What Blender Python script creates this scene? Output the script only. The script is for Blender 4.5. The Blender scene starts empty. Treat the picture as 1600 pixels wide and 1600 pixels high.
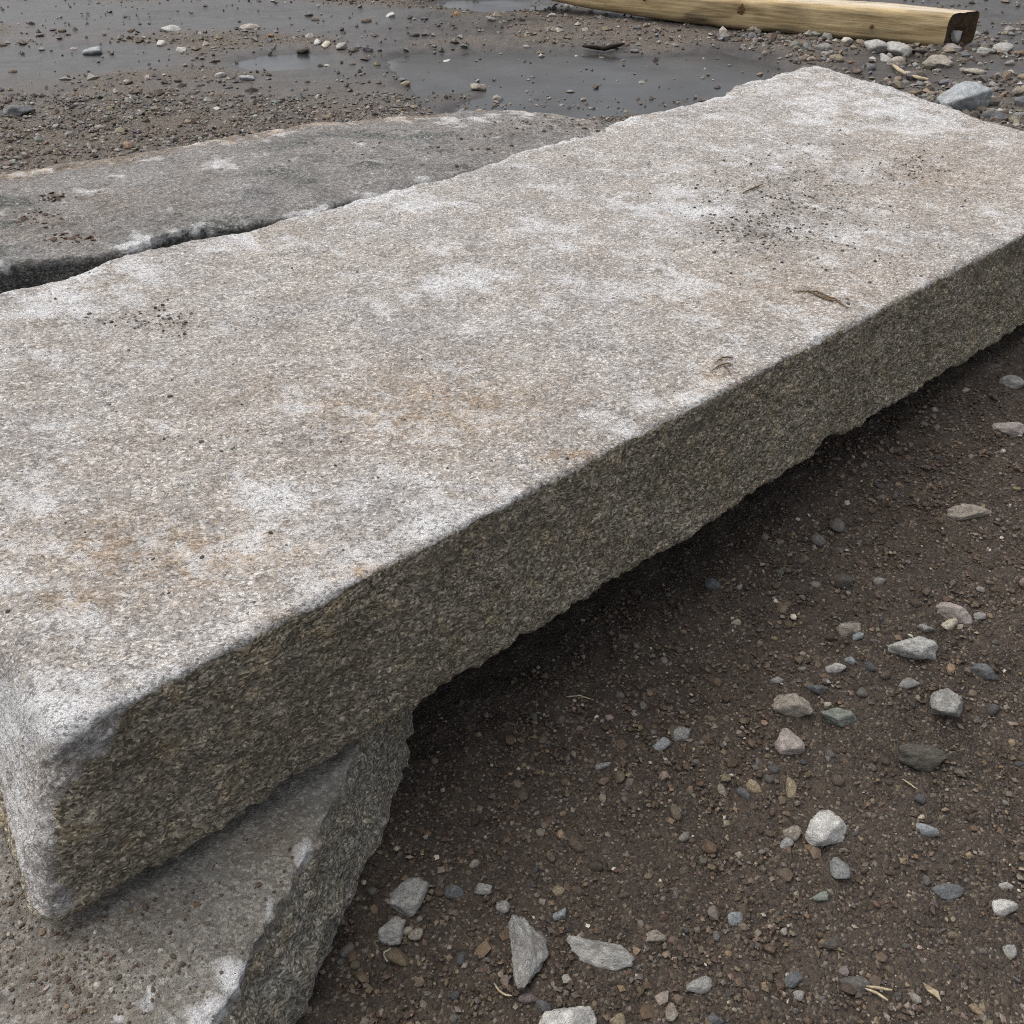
import bpy, bmesh, math, random
import numpy as np
from mathutils import Vector, Matrix, Euler
from mathutils.bvhtree import BVHTree

random.seed(7); rng = np.random.default_rng(11)
scene = bpy.context.scene
col = scene.collection

# ------------------------------------------------------------------ camera
F_PX, PITCH, ZC = 1500.0, math.atan(1150 / 1500), 1.21
cam_d = bpy.data.cameras.new('camera'); cam = bpy.data.objects.new('camera', cam_d); col.objects.link(cam)
cam.location = (0, 0, ZC); cam.rotation_euler = (math.pi / 2 - PITCH, 0, 0)
cam_d.sensor_fit = 'HORIZONTAL'; cam_d.angle = 2 * math.atan(800 / F_PX)
cam_d.clip_start = 0.02; cam_d.clip_end = 2000
scene.camera = cam

# ------------------------------------------------------------------ light: bright overcast
SUN_DIR = Vector((-0.50, 0.30, 1.10)).normalized()        # towards the sun: beyond the slab, to the left
world = bpy.data.worlds.new('World'); scene.world = world; world.use_nodes = True
wn = world.node_tree.nodes; wl = world.node_tree.links
bg = wn['Background']
sky = wn.new('ShaderNodeTexSky'); sky.sky_type = 'NISHITA'; sky.sun_disc = False
sky.sun_elevation = math.asin(SUN_DIR.z); sky.sun_rotation = math.atan2(SUN_DIR.x, SUN_DIR.y)
sky.air_density = 1.0; sky.dust_density = 4.0; sky.ozone_density = 1.0
hs = wn.new('ShaderNodeHueSaturation'); hs.inputs['Saturation'].default_value = 0.28   # cloud cover greys the sky
wl.new(sky.outputs[0], hs.inputs['Color']); wl.new(hs.outputs[0], bg.inputs[0])
bg.inputs[1].default_value = 0.15
sun_d = bpy.data.lights.new('sun', 'SUN'); sun_d.energy = 1.5; sun_d.angle = math.radians(75); sun_d.color = (1, 0.965, 0.92)
sun = bpy.data.objects.new('sun', sun_d); col.objects.link(sun)
sun.rotation_euler = SUN_DIR.to_track_quat('Z', 'Y').to_euler()
scene.view_settings.view_transform = 'Standard'; scene.view_settings.look = 'None'
scene.view_settings.gamma = 1; scene.view_settings.use_curve_mapping = False
scene.view_settings.exposure = 0.47
scene.cycles.use_denoising = False
scene.cycles.filter_width = 1.1
scene.cycles.max_bounces = 4

# ------------------------------------------------------------------ helpers
CP, SP = math.cos(PITCH), math.sin(PITCH)
def at(px, py, z):
    dx = (px - 800) / F_PX; dy = (800 - py) / F_PX
    d = np.array([dx, CP + dy * SP, -SP + dy * CP]); t = (z - ZC) / d[2]
    return np.array([0, 0, ZC]) + t * d
def proj(P):
    P = np.asarray(P, float); x = P[..., 0]; y = P[..., 1]; z = P[..., 2] - ZC
    dep = y * CP - z * SP; up = y * SP + z * CP
    dep = np.where(np.abs(dep) < 1e-3, 1e-3, dep)
    return 800 + F_PX * x / dep, 800 - F_PX * up / dep, dep
def sstep(a, b, x):
    t = np.clip((np.asarray(x, float) - a) / (b - a), 0, 1); return t * t * (3 - 2 * t)
_perm = np.random.default_rng(3).permutation(256); _perm = np.concatenate([_perm, _perm, _perm])
_g = np.random.default_rng(4).normal(size=(256, 3)); _g /= np.linalg.norm(_g, axis=1)[:, None]
def noise(P):
    P = np.asarray(P, float); i = np.floor(P).astype(np.int64); f = P - i; i &= 255
    u = f * f * f * (f * (f * 6 - 15) + 10); r = 0
    for a in (0, 1):
        wa = u[:, 0] if a else 1 - u[:, 0]
        for b in (0, 1):
            wb = u[:, 1] if b else 1 - u[:, 1]
            for c in (0, 1):
                wc = u[:, 2] if c else 1 - u[:, 2]
                h = _perm[_perm[_perm[(i[:, 0] + a) & 255] + ((i[:, 1] + b) & 255)] + ((i[:, 2] + c) & 255)]
                gg = _g[h]
                r = r + wa * wb * wc * (gg[:, 0] * (f[:, 0] - a) + gg[:, 1] * (f[:, 1] - b) + gg[:, 2] * (f[:, 2] - c))
    return r * 1.6
def fbm(P, freq, octs, gain=0.5, off=0.0):
    P = np.asarray(P, float); r = np.zeros(len(P)); a = 1.0; s = freq
    for k in range(octs):
        r += a * noise(P * s + off + 17.3 * k); a *= gain; s *= 2.03
    return r
def noise1(x, off=0.0):
    x = np.asarray(x, float); return noise(np.stack([x, np.full_like(x, off), np.full_like(x, off * 0.37 + .5)], 1))
def mesh_np(name, V, F, smooth=True):
    """V (n,3), F (m,k) with k = 3 or 4"""
    V = np.ascontiguousarray(V, dtype=np.float32); F = np.ascontiguousarray(F, dtype=np.int32)
    m = bpy.data.meshes.new(name); k = F.shape[1]
    m.vertices.add(len(V)); m.vertices.foreach_set('co', V.ravel())
    m.loops.add(F.size); m.loops.foreach_set('vertex_index', F.ravel())
    m.polygons.add(len(F))
    m.polygons.foreach_set('loop_start', np.arange(0, F.size, k, dtype=np.int32))
    m.polygons.foreach_set('loop_total', np.full(len(F), k, dtype=np.int32))
    m.polygons.foreach_set('use_smooth', np.full(len(F), smooth, dtype=bool))
    m.update(calc_edges=True); m.validate()
    return m
def vnormals(V, F):
    a, b, c = V[F[:, 0]], V[F[:, 1]], V[F[:, 2]]; n = np.cross(b - a, c - a)
    if F.shape[1] == 4: n = n + np.cross(c - a, V[F[:, 3]] - a)
    N = np.zeros_like(V)
    for k in range(F.shape[1]): np.add.at(N, F[:, k], n)
    return N / (np.linalg.norm(N, axis=1)[:, None] + 1e-12)
def add_col(me, name, C):
    at_ = me.attributes.new(name, 'FLOAT_COLOR', 'POINT')
    C = np.asarray(C, np.float32)
    if C.shape[1] == 3: C = np.concatenate([C, np.ones((len(C), 1), np.float32)], 1)
    at_.data.foreach_set('color', np.ascontiguousarray(C).ravel())
def link(name, me, mat=None, parent=None):
    o = bpy.data.objects.new(name, me); col.objects.link(o)
    if mat and not me.materials: me.materials.append(mat)
    if parent: o.parent = parent
    return o
def tag(o, label=None, cat=None, group=None, kind=None):
    if label: o['label'] = label
    if cat: o['category'] = cat
    if group: o['group'] = group
    if kind: o['kind'] = kind
    return o
def recentre(V):
    c = np.array([V[:, 0].mean(), V[:, 1].mean(), V[:, 2].min()]); return V - c, c

# ------------------------------------------------------------------ node helpers
class N:
    def __init__(s, name):
        s.m = bpy.data.materials.new(name); s.m.use_nodes = True; s.t = s.m.node_tree
        s.b = s.t.nodes['Principled BSDF']; s.n = s.t.nodes; s.l = s.t.links
        s.tc = s.n.new('ShaderNodeTexCoord')
    def set(s, node, key, v):
        if v is None: return
        if hasattr(v, 'is_output') or isinstance(v, bpy.types.NodeSocket): s.l.new(v, node.inputs[key])
        else: node.inputs[key].default_value = v
    def mapping(s, vec, scale=(1, 1, 1), rot=(0, 0, 0), loc=(0, 0, 0)):
        n = s.n.new('ShaderNodeMapping'); s.l.new(vec, n.inputs[0]); n.inputs['Scale'].default_value = scale
        n.inputs['Rotation'].default_value = rot; n.inputs['Location'].default_value = loc; return n.outputs[0]
    def noise(s, vec, scale, detail=4, rough=0.55, dist=0.0, out='Fac'):
        n = s.n.new('ShaderNodeTexNoise'); s.l.new(vec, n.inputs['Vector'])
        s.set(n, 'Scale', scale); s.set(n, 'Detail', detail); s.set(n, 'Roughness', rough); s.set(n, 'Distortion', dist)
        return n.outputs[out]
    def vor(s, vec, scale, feature='F1', out='Color', rnd=1.0):
        n = s.n.new('ShaderNodeTexVoronoi'); n.feature = feature; s.l.new(vec, n.inputs['Vector'])
        s.set(n, 'Scale', scale); s.set(n, 'Randomness', rnd); return n.outputs[out]
    def ramp(s, fac, stops, interp='LINEAR'):
        n = s.n.new('ShaderNodeValToRGB'); s.l.new(fac, n.inputs[0]); e = n.color_ramp; e.interpolation = interp
        while len(e.elements) < len(stops): e.elements.new(0.5)
        for k, (p, c) in enumerate(stops):
            e.elements[k].position = p
            e.elements[k].color = (c, c, c, 1) if not isinstance(c, tuple) else (*c, 1)
        return n.outputs[0]
    def mix(s, fac, a, b, mode='MIX'):
        n = s.n.new('ShaderNodeMix'); n.data_type = 'RGBA'; n.blend_type = mode; n.clamp_factor = True
        for key, v in ((0, fac), (6, a), (7, b)):
            if isinstance(v, bpy.types.NodeSocket): s.l.new(v, n.inputs[key])
            else: n.inputs[key].default_value = (*v, 1) if isinstance(v, tuple) else v
        return n.outputs[2]
    def math(s, op, a, b=None, clamp=False):
        n = s.n.new('ShaderNodeMath'); n.operation = op; n.use_clamp = clamp
        for k, v in ((0, a), (1, b)):
            if v is None: continue
            if isinstance(v, bpy.types.NodeSocket): s.l.new(v, n.inputs[k])
            else: n.inputs[k].default_value = v
        return n.outputs[0]
    def vadd(s, a, b, scale):
        m = s.n.new('ShaderNodeVectorMath'); m.operation = 'SCALE'; s.l.new(b, m.inputs[0]); m.inputs['Scale'].default_value = scale
        n = s.n.new('ShaderNodeVectorMath'); n.operation = 'ADD'; s.l.new(a, n.inputs[0]); s.l.new(m.outputs[0], n.inputs[1]); return n.outputs[0]
    def attr(s, name):
        n = s.n.new('ShaderNodeAttribute'); n.attribute_name = name; return n
    def sep(s, c):
        n = s.n.new('ShaderNodeSeparateColor'); s.l.new(c, n.inputs[0]); return n.outputs
    def bump(s, h, dist, strength=1.0, nrm=None):
        n = s.n.new('ShaderNodeBump'); s.l.new(h, n.inputs['Height']); n.inputs['Distance'].default_value = dist
        n.inputs['Strength'].default_value = strength
        if nrm: s.l.new(nrm, n.inputs['Normal'])
        return n.outputs[0]
    def out(s, color=None, rough=0.8, normal=None, spec=0.3):
        if color is not None: s.set(s.b, 'Base Color', (*color, 1) if isinstance(color, tuple) else color)
        s.set(s.b, 'Roughness', rough); s.set(s.b, 'Specular IOR Level', spec)
        if normal: s.l.new(normal, s.b.inputs['Normal'])
        return s.m

# granite: mask attribute r = bare white scuffs, g = ochre stain, b = soil film, a = weathered dark skin
def granite(name, base, pale, tan, dark_amt=0.75, con=1.0, skin=((.20, .176, .138), (.36, .316, .245))):
    s = N(name); P = s.tc.outputs['Object']
    w = s.noise(P, 90, 3, out='Color'); Pw = s.vadd(P, w, 0.006)
    Ps = s.mapping(Pw, (0.85, 1.1, 1.0), (0, 0, -0.25))
    cell = s.sep(s.vor(Ps, 270))
    grain = s.ramp(cell[0], [(0.0, tuple(c * .74 for c in base)), (.2, tuple(c * .9 for c in base)), (.45, base), (.66, tan), (.82, pale), (1.0, tuple(min(.9, c * 1.12) for c in pale))])
    grain2 = s.ramp(s.noise(Ps, 420, 3, .6), [(.3, .70), (.5, .98), (.7, 1.26)])
    c = s.mix(.75 * con, grain, grain2, 'MULTIPLY')
    big = s.noise(P, 7, 6, .6)
    c = s.mix(s.ramp(big, [(.40, 0.0), (.66, .6)]), c, s.mix(1.0, c, (.86, .80, .74), 'MULTIPLY'))
    c = s.mix(s.ramp(s.noise(s.mapping(P, loc=(4, 9, 2)), 5, 4, .6), [(.48, 0.0), (.66, .7)]), c, s.mix(1.0, c, (.86, .88, .92), 'MULTIPLY'))
    c = s.mix(.8, c, s.ramp(s.noise(s.mapping(P, (.8, 1.2, 1), loc=(2, 8, 5)), 16, 7, .7), [(.32, (.70, .68, .66)), (.5, (.98, .97, .96)), (.66, (1.16, 1.16, 1.15))]), 'MULTIPLY')
    m = s.attr('mask'); r, g, b = s.sep(m.outputs['Color'])[:3]; a = m.outputs['Alpha']
    Pst = s.mapping(s.mapping(P, rot=(0, 0, -.72)), (1.0, .2, 1.0))
    scuff = s.math('MULTIPLY', s.math('SUBTRACT', s.noise(Pst, 26, 4, .65), .5), .55)
    crisp = s.noise(s.mapping(Pw, (.8, 1.2, 1)), 13, 9, .78)
    wn_ = s.math('ADD', s.math('ADD', scuff, crisp), s.math('SUBTRACT', s.math('MULTIPLY', r, .62), .27))
    wmask = s.ramp(wn_, [(.50, 0.0), (.555, .42), (.60, .55), (.70, .9)])
    c = s.mix(wmask, c, s.mix(.75, (.66, .655, .65), grain2, 'MULTIPLY'))
    # biotite flakes, seen through everything but the soil film
    line = s.ramp(s.noise(s.mapping(Pw, (.75, 1.2, 1), (0, 0, -.2)), 135, 2, .6), [(.445, 0.0), (.485, 1.0), (.515, 1.0), (.555, 0.0)])
    fl = s.math('MULTIPLY', line, s.ramp(s.noise(Ps, 75, 2, .6), [(.40, 0.0), (.56, dark_amt)]))
    fl2 = s.ramp(s.noise(s.mapping(Pw, (.8, 1.3, 1), (0, 0, .35), (3, 1, 2)), 185, 1, .6), [(.61, 0.0), (.65, dark_amt)])
    c = s.mix(s.math('MAXIMUM', fl, fl2), c, (.06, .057, .056))
    on = s.math('MULTIPLY', g, s.ramp(s.noise(P, 45, 5, .65), [(.36, 0.0), (.62, 1.0)]))
    c = s.mix(on, c, s.mix(.85, c, (.72, .50, .26), 'MULTIPLY'))
    on2 = s.math('MULTIPLY', g, s.ramp(s.noise(s.mapping(P, loc=(5, 2, 1)), 38, 5, .7), [(.58, 0.0), (.68, .9)]))
    c = s.mix(on2, c, s.mix(.9, c, (.62, .34, .16), 'MULTIPLY'))
    # weathered skin of lichen and dirt
    cs = s.sep(s.vor(s.vadd(s.mapping(P, (.62, 1.0, 1.25)), w, .006), 330))
    lo_k = tuple(k * .5 for k in skin[0])
    sk = s.ramp(cs[1], [(0.0, lo_k), (.3, skin[0]), (.62, skin[1]), (.85, tuple(k * 1.45 for k in skin[1])), (1.0, tuple(k * 2.1 for k in skin[1]))])
    sk = s.mix(s.ramp(s.noise(P, 9, 4, .6), [(.38, 0.0), (.62, .8)]), sk, s.mix(1.0, sk, (.74, .73, .68), 'MULTIPLY'))
    sk = s.mix(s.ramp(s.noise(s.mapping(P, loc=(7, 3, 1)), 24, 4, .65), [(.52, 0.0), (.66, .7)]), sk, s.mix(1.0, sk, (1.2, 1.08, .90), 'MULTIPLY'))
    sk = s.mix(.8, sk, s.ramp(s.noise(Ps, 120, 4, .75), [(.3, .40), (.5, .95), (.7, 1.6)]), 'MULTIPLY')
    am = s.ramp(s.math('ADD', a, s.math('MULTIPLY', s.math('SUBTRACT', s.noise(P, 55, 5, .7), .5), .9)), [(.36, 0.0), (.62, 1.0)])
    c = s.mix(am, c, sk)
    dn = s.math('MULTIPLY', b, s.ramp(s.noise(Ps, 95, 4, .65), [(.40, .1), (.62, 1.0)]))
    c = s.mix(dn, c, (.125, .105, .085))
    h = s.math('ADD', s.math('MULTIPLY', s.noise(Ps, 260, 4, .7), .6), s.math('MULTIPLY', s.noise(P, 80, 5, .7), 1.0))
    return s.out(c, .88, s.bump(h, .008, 1.0), .25)
M_SLAB = granite('granite_pale', (.42, .395, .37), (.62, .605, .585), (.455, .41, .36), .62)
M_REAR = granite('granite_grey', (.235, .228, .222), (.36, .35, .34), (.27, .245, .22), .5, .7, ((.10, .102, .10), (.165, .166, .160)))
M_SUP = granite('granite_dusty', (.25, .238, .212), (.35, .335, .30), (.265, .244, .21), .3, .5, ((.205, .188, .158), (.32, .294, .248)))

def mat_soil():
    s = N('wet_soil'); P = s.tc.outputs['Object']
    big = s.noise(P, 3.5, 6, .6); mid = s.noise(P, 40, 5, .65)
    c = s.mix(s.ramp(big, [(.35, 0.0), (.65, 1.0)]), (.030, .0218, .0168), (.070, .0520, .0395))
    c = s.mix(s.ramp(mid, [(.35, .0), (.7, .8)]), c, (.094, .073, .055))
    w = s.vadd(P, s.noise(P, 150, 2, out='Color'), .004)
    ce = s.sep(s.vor(w, 260))
    sp = s.ramp(ce[0], [(0, (.018, .014, .0115)), (.45, (.060, .045, .034)), (.75, (.108, .082, .058)), (.90, (.17, .137, .095)), (.98, (.27, .235, .19))])
    c = s.mix(s.ramp(ce[1], [(.35, 0.0), (.75, .85)]), c, sp)
    a = s.attr('wet'); r, g, b = s.sep(a.outputs['Color'])[:3]
    mud = s.mix(s.ramp(s.noise(P, 12, 5, .6), [(.3, 0.0), (.7, 1.0)]), (.026, .024, .023), (.056, .051, .048))
    c = s.mix(r, c, mud)
    c = s.mix(g, c, s.mix(1.0, c, (1.5, 1.56, 1.62), 'MULTIPLY'))
    h = s.math('ADD', s.math('MULTIPLY', s.vor(w, 260, out='Distance'), -.5), s.math('MULTIPLY', s.noise(P, 120, 5, .7), 1.0))
    n = s.n.new('ShaderNodeBump'); s.l.new(h, n.inputs['Height']); n.inputs['Distance'].default_value = .009
    s.l.new(s.math('SUBTRACT', 1.0, s.math('MULTIPLY', r, .85)), n.inputs['Strength'])
    rough = s.math('SUBTRACT', .8, s.math('MULTIPLY', r, .54))
    return s.out(c, rough, n.outputs[0], s.math('SUBTRACT', .40, s.math('MULTIPLY', r, .30)))
M_SOIL = mat_soil()

def mat_grain():
    s = N('gravel_grain'); a = s.attr('gcol'); P = s.tc.outputs['Object']
    c = s.mix(.7, a.outputs['Color'], s.ramp(s.noise(P, 260, 4, .65), [(.3, .55), (.7, 1.4)]), 'MULTIPLY')
    return s.out(c, .7, s.bump(s.noise(P, 300, 3, .6), .002, .7), .35)
M_GRAIN = mat_grain()

def mat_stone(name, scale, vein=False):
    s = N(name); oi = s.n.new('ShaderNodeObjectInfo'); P = s.tc.outputs['Object']
    off = s.n.new('ShaderNodeVectorMath'); off.operation = 'ADD'; s.l.new(P, off.inputs[0])
    k = s.n.new('ShaderNodeCombineXYZ')
    for i in range(3): s.l.new(s.math('MULTIPLY', oi.outputs['Random'], 13.0 + 7 * i), k.inputs[i])
    s.l.new(k.outputs[0], off.inputs[1]); P = off.outputs[0]
    base = oi.outputs['Color']
    c = s.mix(.85, base, s.ramp(s.noise(P, 60 * scale, 6, .7), [(.28, .42), (.5, .95), (.72, 1.5)]), 'MULTIPLY')
    c = s.mix(.6, c, s.ramp(s.noise(P, 320 * scale, 3, .6), [(.3, .6), (.7, 1.4)]), 'MULTIPLY')
    if vein:
        lay = s.noise(s.mapping(P, (.7, .9, 4.5), (.35, .2, 0)), 1.9, 5, .65, .6)
        c = s.mix(s.ramp(lay, [(.40, .0), (.46, .7), (.52, .1), (.60, .6), (.64, 0.0)]), c, s.mix(1.0, c, (.42, .43, .42), 'MULTIPLY'))
    fl = s.ramp(s.noise(P, 240 * scale, 2, .5), [(.62, 0.0), (.68, .7)])
    c = s.mix(fl, c, (.05, .047, .044))
    mudm = s.ramp(s.noise(P, 22 * scale, 5, .65), [(.5, 0.0), (.62, .85)])
    c = s.mix(s.math('MULTIPLY', mudm, oi.outputs['Alpha']), c, (.075, .06, .047))
    h = s.math('ADD', s.noise(P, 70 * scale, 5, .7), s.math('MULTIPLY', s.noise(P, 300 * scale, 3, .6), .35))
    return s.out(c, .8, s.bump(h, .006, .8), .3)
M_STONE = mat_stone('rough_stone', .045); M_VEIN = mat_stone('banded_stone', .045, True)
M_STONE_FAR = mat_stone('rough_stone_large', .06)

def mat_water():
    s = N('muddy_water'); P = s.tc.outputs['Object']
    c = s.mix(s.ramp(s.noise(P, 2.5, 5, .6), [(.35, 0.0), (.65, 1.0)]), (.022, .021, .021), (.034, .032, .031))
    h = s.noise(P, 14, 3, .5)
    return s.out(c, s.ramp(s.noise(P, 3.0, 4, .6), [(.3, .18), (.7, .30)]), s.bump(h, .003, .35), .13)
M_WATER = mat_water()

def mat_wood(name, kind='side'):
    s = N(name); P = s.tc.outputs['Object']
    if kind == 'side':
        Pg = s.mapping(P, (1.2, 22, 22)); g = s.noise(Pg, 3.2, 8, .65, .4)
        c = s.ramp(g, [(.25, (.20, .135, .062)), (.42, (.40, .29, .145)), (.55, (.52, .395, .215)), (.72, (.62, .50, .31))])
        c = s.mix(s.ramp(s.noise(P, 4, 5, .6), [(.45, 0.0), (.7, .6)]), c, s.mix(1.0, c, (.62, .66, .70), 'MULTIPLY'))
        a = s.attr('weather'); r, gg, b = s.sep(a.outputs['Color'])[:3]
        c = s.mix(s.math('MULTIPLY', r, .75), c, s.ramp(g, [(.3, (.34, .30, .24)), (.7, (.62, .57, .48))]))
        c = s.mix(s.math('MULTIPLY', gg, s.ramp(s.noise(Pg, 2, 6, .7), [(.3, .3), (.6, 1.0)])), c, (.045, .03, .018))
        return s.out(c, .72, s.bump(g, .006, .7), .3)
    g = s.noise(P, 40, 6, .7)
    return s.out(s.ramp(g, [(.3, (.022, .015, .010)), (.7, (.11, .072, .042))]), .85, s.bump(g, .01, .8), .2)
M_WOOD = mat_wood('peeled_timber'); M_END = mat_wood('dark_end_grain', 'end')
def mat_plain(name, c0, c1, sc=200):
    s = N(name); P = s.tc.outputs['Object']
    return s.out(s.ramp(s.noise(P, sc, 4, .6), [(.3, c0), (.7, c1)]), .8, None, .2)
M_TWIG = mat_plain('dry_twig', (.07, .045, .025), (.16, .11, .065)); M_STRAW = mat_plain('dry_straw', (.26, .20, .12), (.46, .39, .27))
M_CRUMB = mat_plain('soil_crumb', (.03, .024, .019), (.085, .066, .05), 400)
M_CRACK = mat_plain('dark_check', (.01, .007, .004), (.03, .02, .012))
M_KNOT = mat_plain('timber_knot', (.07, .038, .015), (.20, .12, .05), 60)
M_LEAF = mat_plain('dead_leaf', (.045, .029, .02), (.105, .070, .048), 90)

# ------------------------------------------------------------------ ground
PUDDLES = []      # (cx, cy, rx, ry, depth) in metres
for (px, py, rx, ry, d) in [(930, 118, 300, 44, .045), (700, 100, 130, 24, .035), (440, 92, 100, 20, .03), (1120, 92, 110, 24, .03), (880, 165, 230, 22, .035),
                            (770, 4, 90, 12, .045), (90, 92, 200, 24, .006), (330, 28, 230, 22, .006), (560, 30, 170, 18, .006), (40, 20, 160, 20, .006)]:
    c = at(px, py, 0); e = at(px + rx, py, 0); t = at(px, py - ry, 0); b_ = at(px, py + ry, 0)
    PUDDLES.append((c[0], (t[1] + b_[1]) / 2, e[0] - c[0], (t[1] - b_[1]) / 2, d))
WATER_Z = -.022
def ground_parts(x, y):
    x = np.asarray(x, float); y = np.asarray(y, float); shp = x.shape; x = x.ravel(); y = y.ravel()
    P = np.stack([x, y, np.zeros_like(x)], 1)
    z = .135 * sstep(-.22, 1.1, x) * (1 - sstep(3.4, 4.6, y)) * sstep(.80, 1.75, y)
    d = np.hypot((x - 1.05) / .50, (y - 2.72) / .42); z = np.maximum(z, z + (.205 - z) * (1 - sstep(.45, 1.15, d)))   # earth bed under the far end
    z += .012 * fbm(P, 1.3, 3) + .007 * fbm(P, 6, 3)
    wet = np.zeros_like(x); Pn = P.copy(); wob = .28 * fbm(Pn, 1.6, 4, .6)
    for (cx, cy, rx, ry, dep) in PUDDLES:
        q = np.hypot((x - cx) / rx, (y - cy) / ry) + wob
        m = 1 - sstep(.30, 1.25, q); z -= dep * m * 1.25; wet = np.maximum(wet, 1 - sstep(.8, 1.45, q))
    # general wet mud across the far yard
    far = sstep(4.3, 5.4, y)
    wet = np.maximum(wet, far * sstep(-.05, .35, fbm(P, .8, 4, .55, 9.1) + .22) * .9)
    return z.reshape(shp), wet.reshape(shp), P
def ground_z(x, y):
    x = np.atleast_1d(x); y = np.atleast_1d(y)
    i = np.clip(np.searchsorted(xs, x) - 1, 0, len(xs) - 2); j = np.clip(np.searchsorted(ys, y) - 1, 0, len(ys) - 2)
    fx = (x - xs[i]) / (xs[i + 1] - xs[i]); fy = (y - ys[j]) / (ys[j + 1] - ys[j])
    return (Z[j, i] * (1 - fx) + Z[j, i + 1] * fx) * (1 - fy) + (Z[j + 1, i] * (1 - fx) + Z[j + 1, i + 1] * fx) * fy
def at_ground(px, py):
    z = 0.0
    for _ in range(12):
        p = at(px, py, z); z = .5 * z + .5 * float(ground_z(p[0], p[1])[0])
    p = at(px, py, z); return p
def axis(dense0, dense1, step, far, grow=1.09):
    a = list(np.arange(dense0, dense1 + 1e-9, step)); s = step
    while a[-1] < far: s *= grow; a.append(a[-1] + s)
    s = step; lo = []; v = dense0
    while v > -far: s *= grow; v -= s; lo.append(v)
    return np.array(lo[::-1] + a)
xs = axis(-.40, 2.0, .0074, 400)
yb = [.35]
while yb[-1] < 9: yb.append(yb[-1] + .0062 * max(1.0, (yb[-1] / 1.6) ** 1.15))
s_ = .05
while yb[-1] < 600: s_ *= 1.12; yb.append(yb[-1] + s_)
lo = [.35]; s_ = .01
while lo[-1] > -60: s_ *= 1.15; lo.append(lo[-1] - s_)
ys = np.array(lo[::-1][:-1] + yb)
X, Y = np.meshgrid(xs, ys)
Z, WET, PP = ground_parts(X, Y)
wetf = WET.ravel(); near = (1 - sstep(6, 12, np.hypot(PP[:, 0], PP[:, 1])))
rough_amt = near * (1 - .8 * wetf)
Z = Z + 0.0
zf = Z.ravel() + rough_amt * (.0055 * fbm(PP, 22, 3, .55) + .0035 * np.abs(fbm(PP, 60, 2, .5, 4.0)))
Z = zf.reshape(Z.shape)
GV = np.stack([X.ravel(), Y.ravel(), zf], 1)
ny, nx = X.shape; idx = np.arange(nx * ny).reshape(ny, nx)
GF = np.stack([idx[:-1, :-1], idx[:-1, 1:], idx[1:, 1:], idx[1:, :-1]], -1).reshape(-1, 4)
gm = mesh_np('ground', GV, GF)
drygrey = sstep(3.0, 3.9, GV[:, 1]) * (1 - wetf)
add_col(gm, 'wet', np.stack([wetf * .95, drygrey, np.zeros_like(wetf)], 1))
ground = tag(link('ground', gm, M_SOIL), 'dark brown gravelly soil of a work yard', kind='structure')
# muddy water standing in the hollows
n = 60; wx = np.linspace(-5.5, 5.0, n); wy = np.linspace(3.6, 9.5, n); WX, WY = np.meshgrid(wx, wy)
ii = np.arange(n * n).reshape(n, n)
wm = mesh_np('puddle', np.stack([WX.ravel(), WY.ravel(), np.full(n * n, WATER_Z)], 1), np.stack([ii[:-1, :-1], ii[:-1, 1:], ii[1:, 1:], ii[1:, :-1]], -1).reshape(-1, 4))
tag(link('puddle', wm, M_WATER), 'shallow grey muddy puddle behind the slabs', kind='structure')

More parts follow.
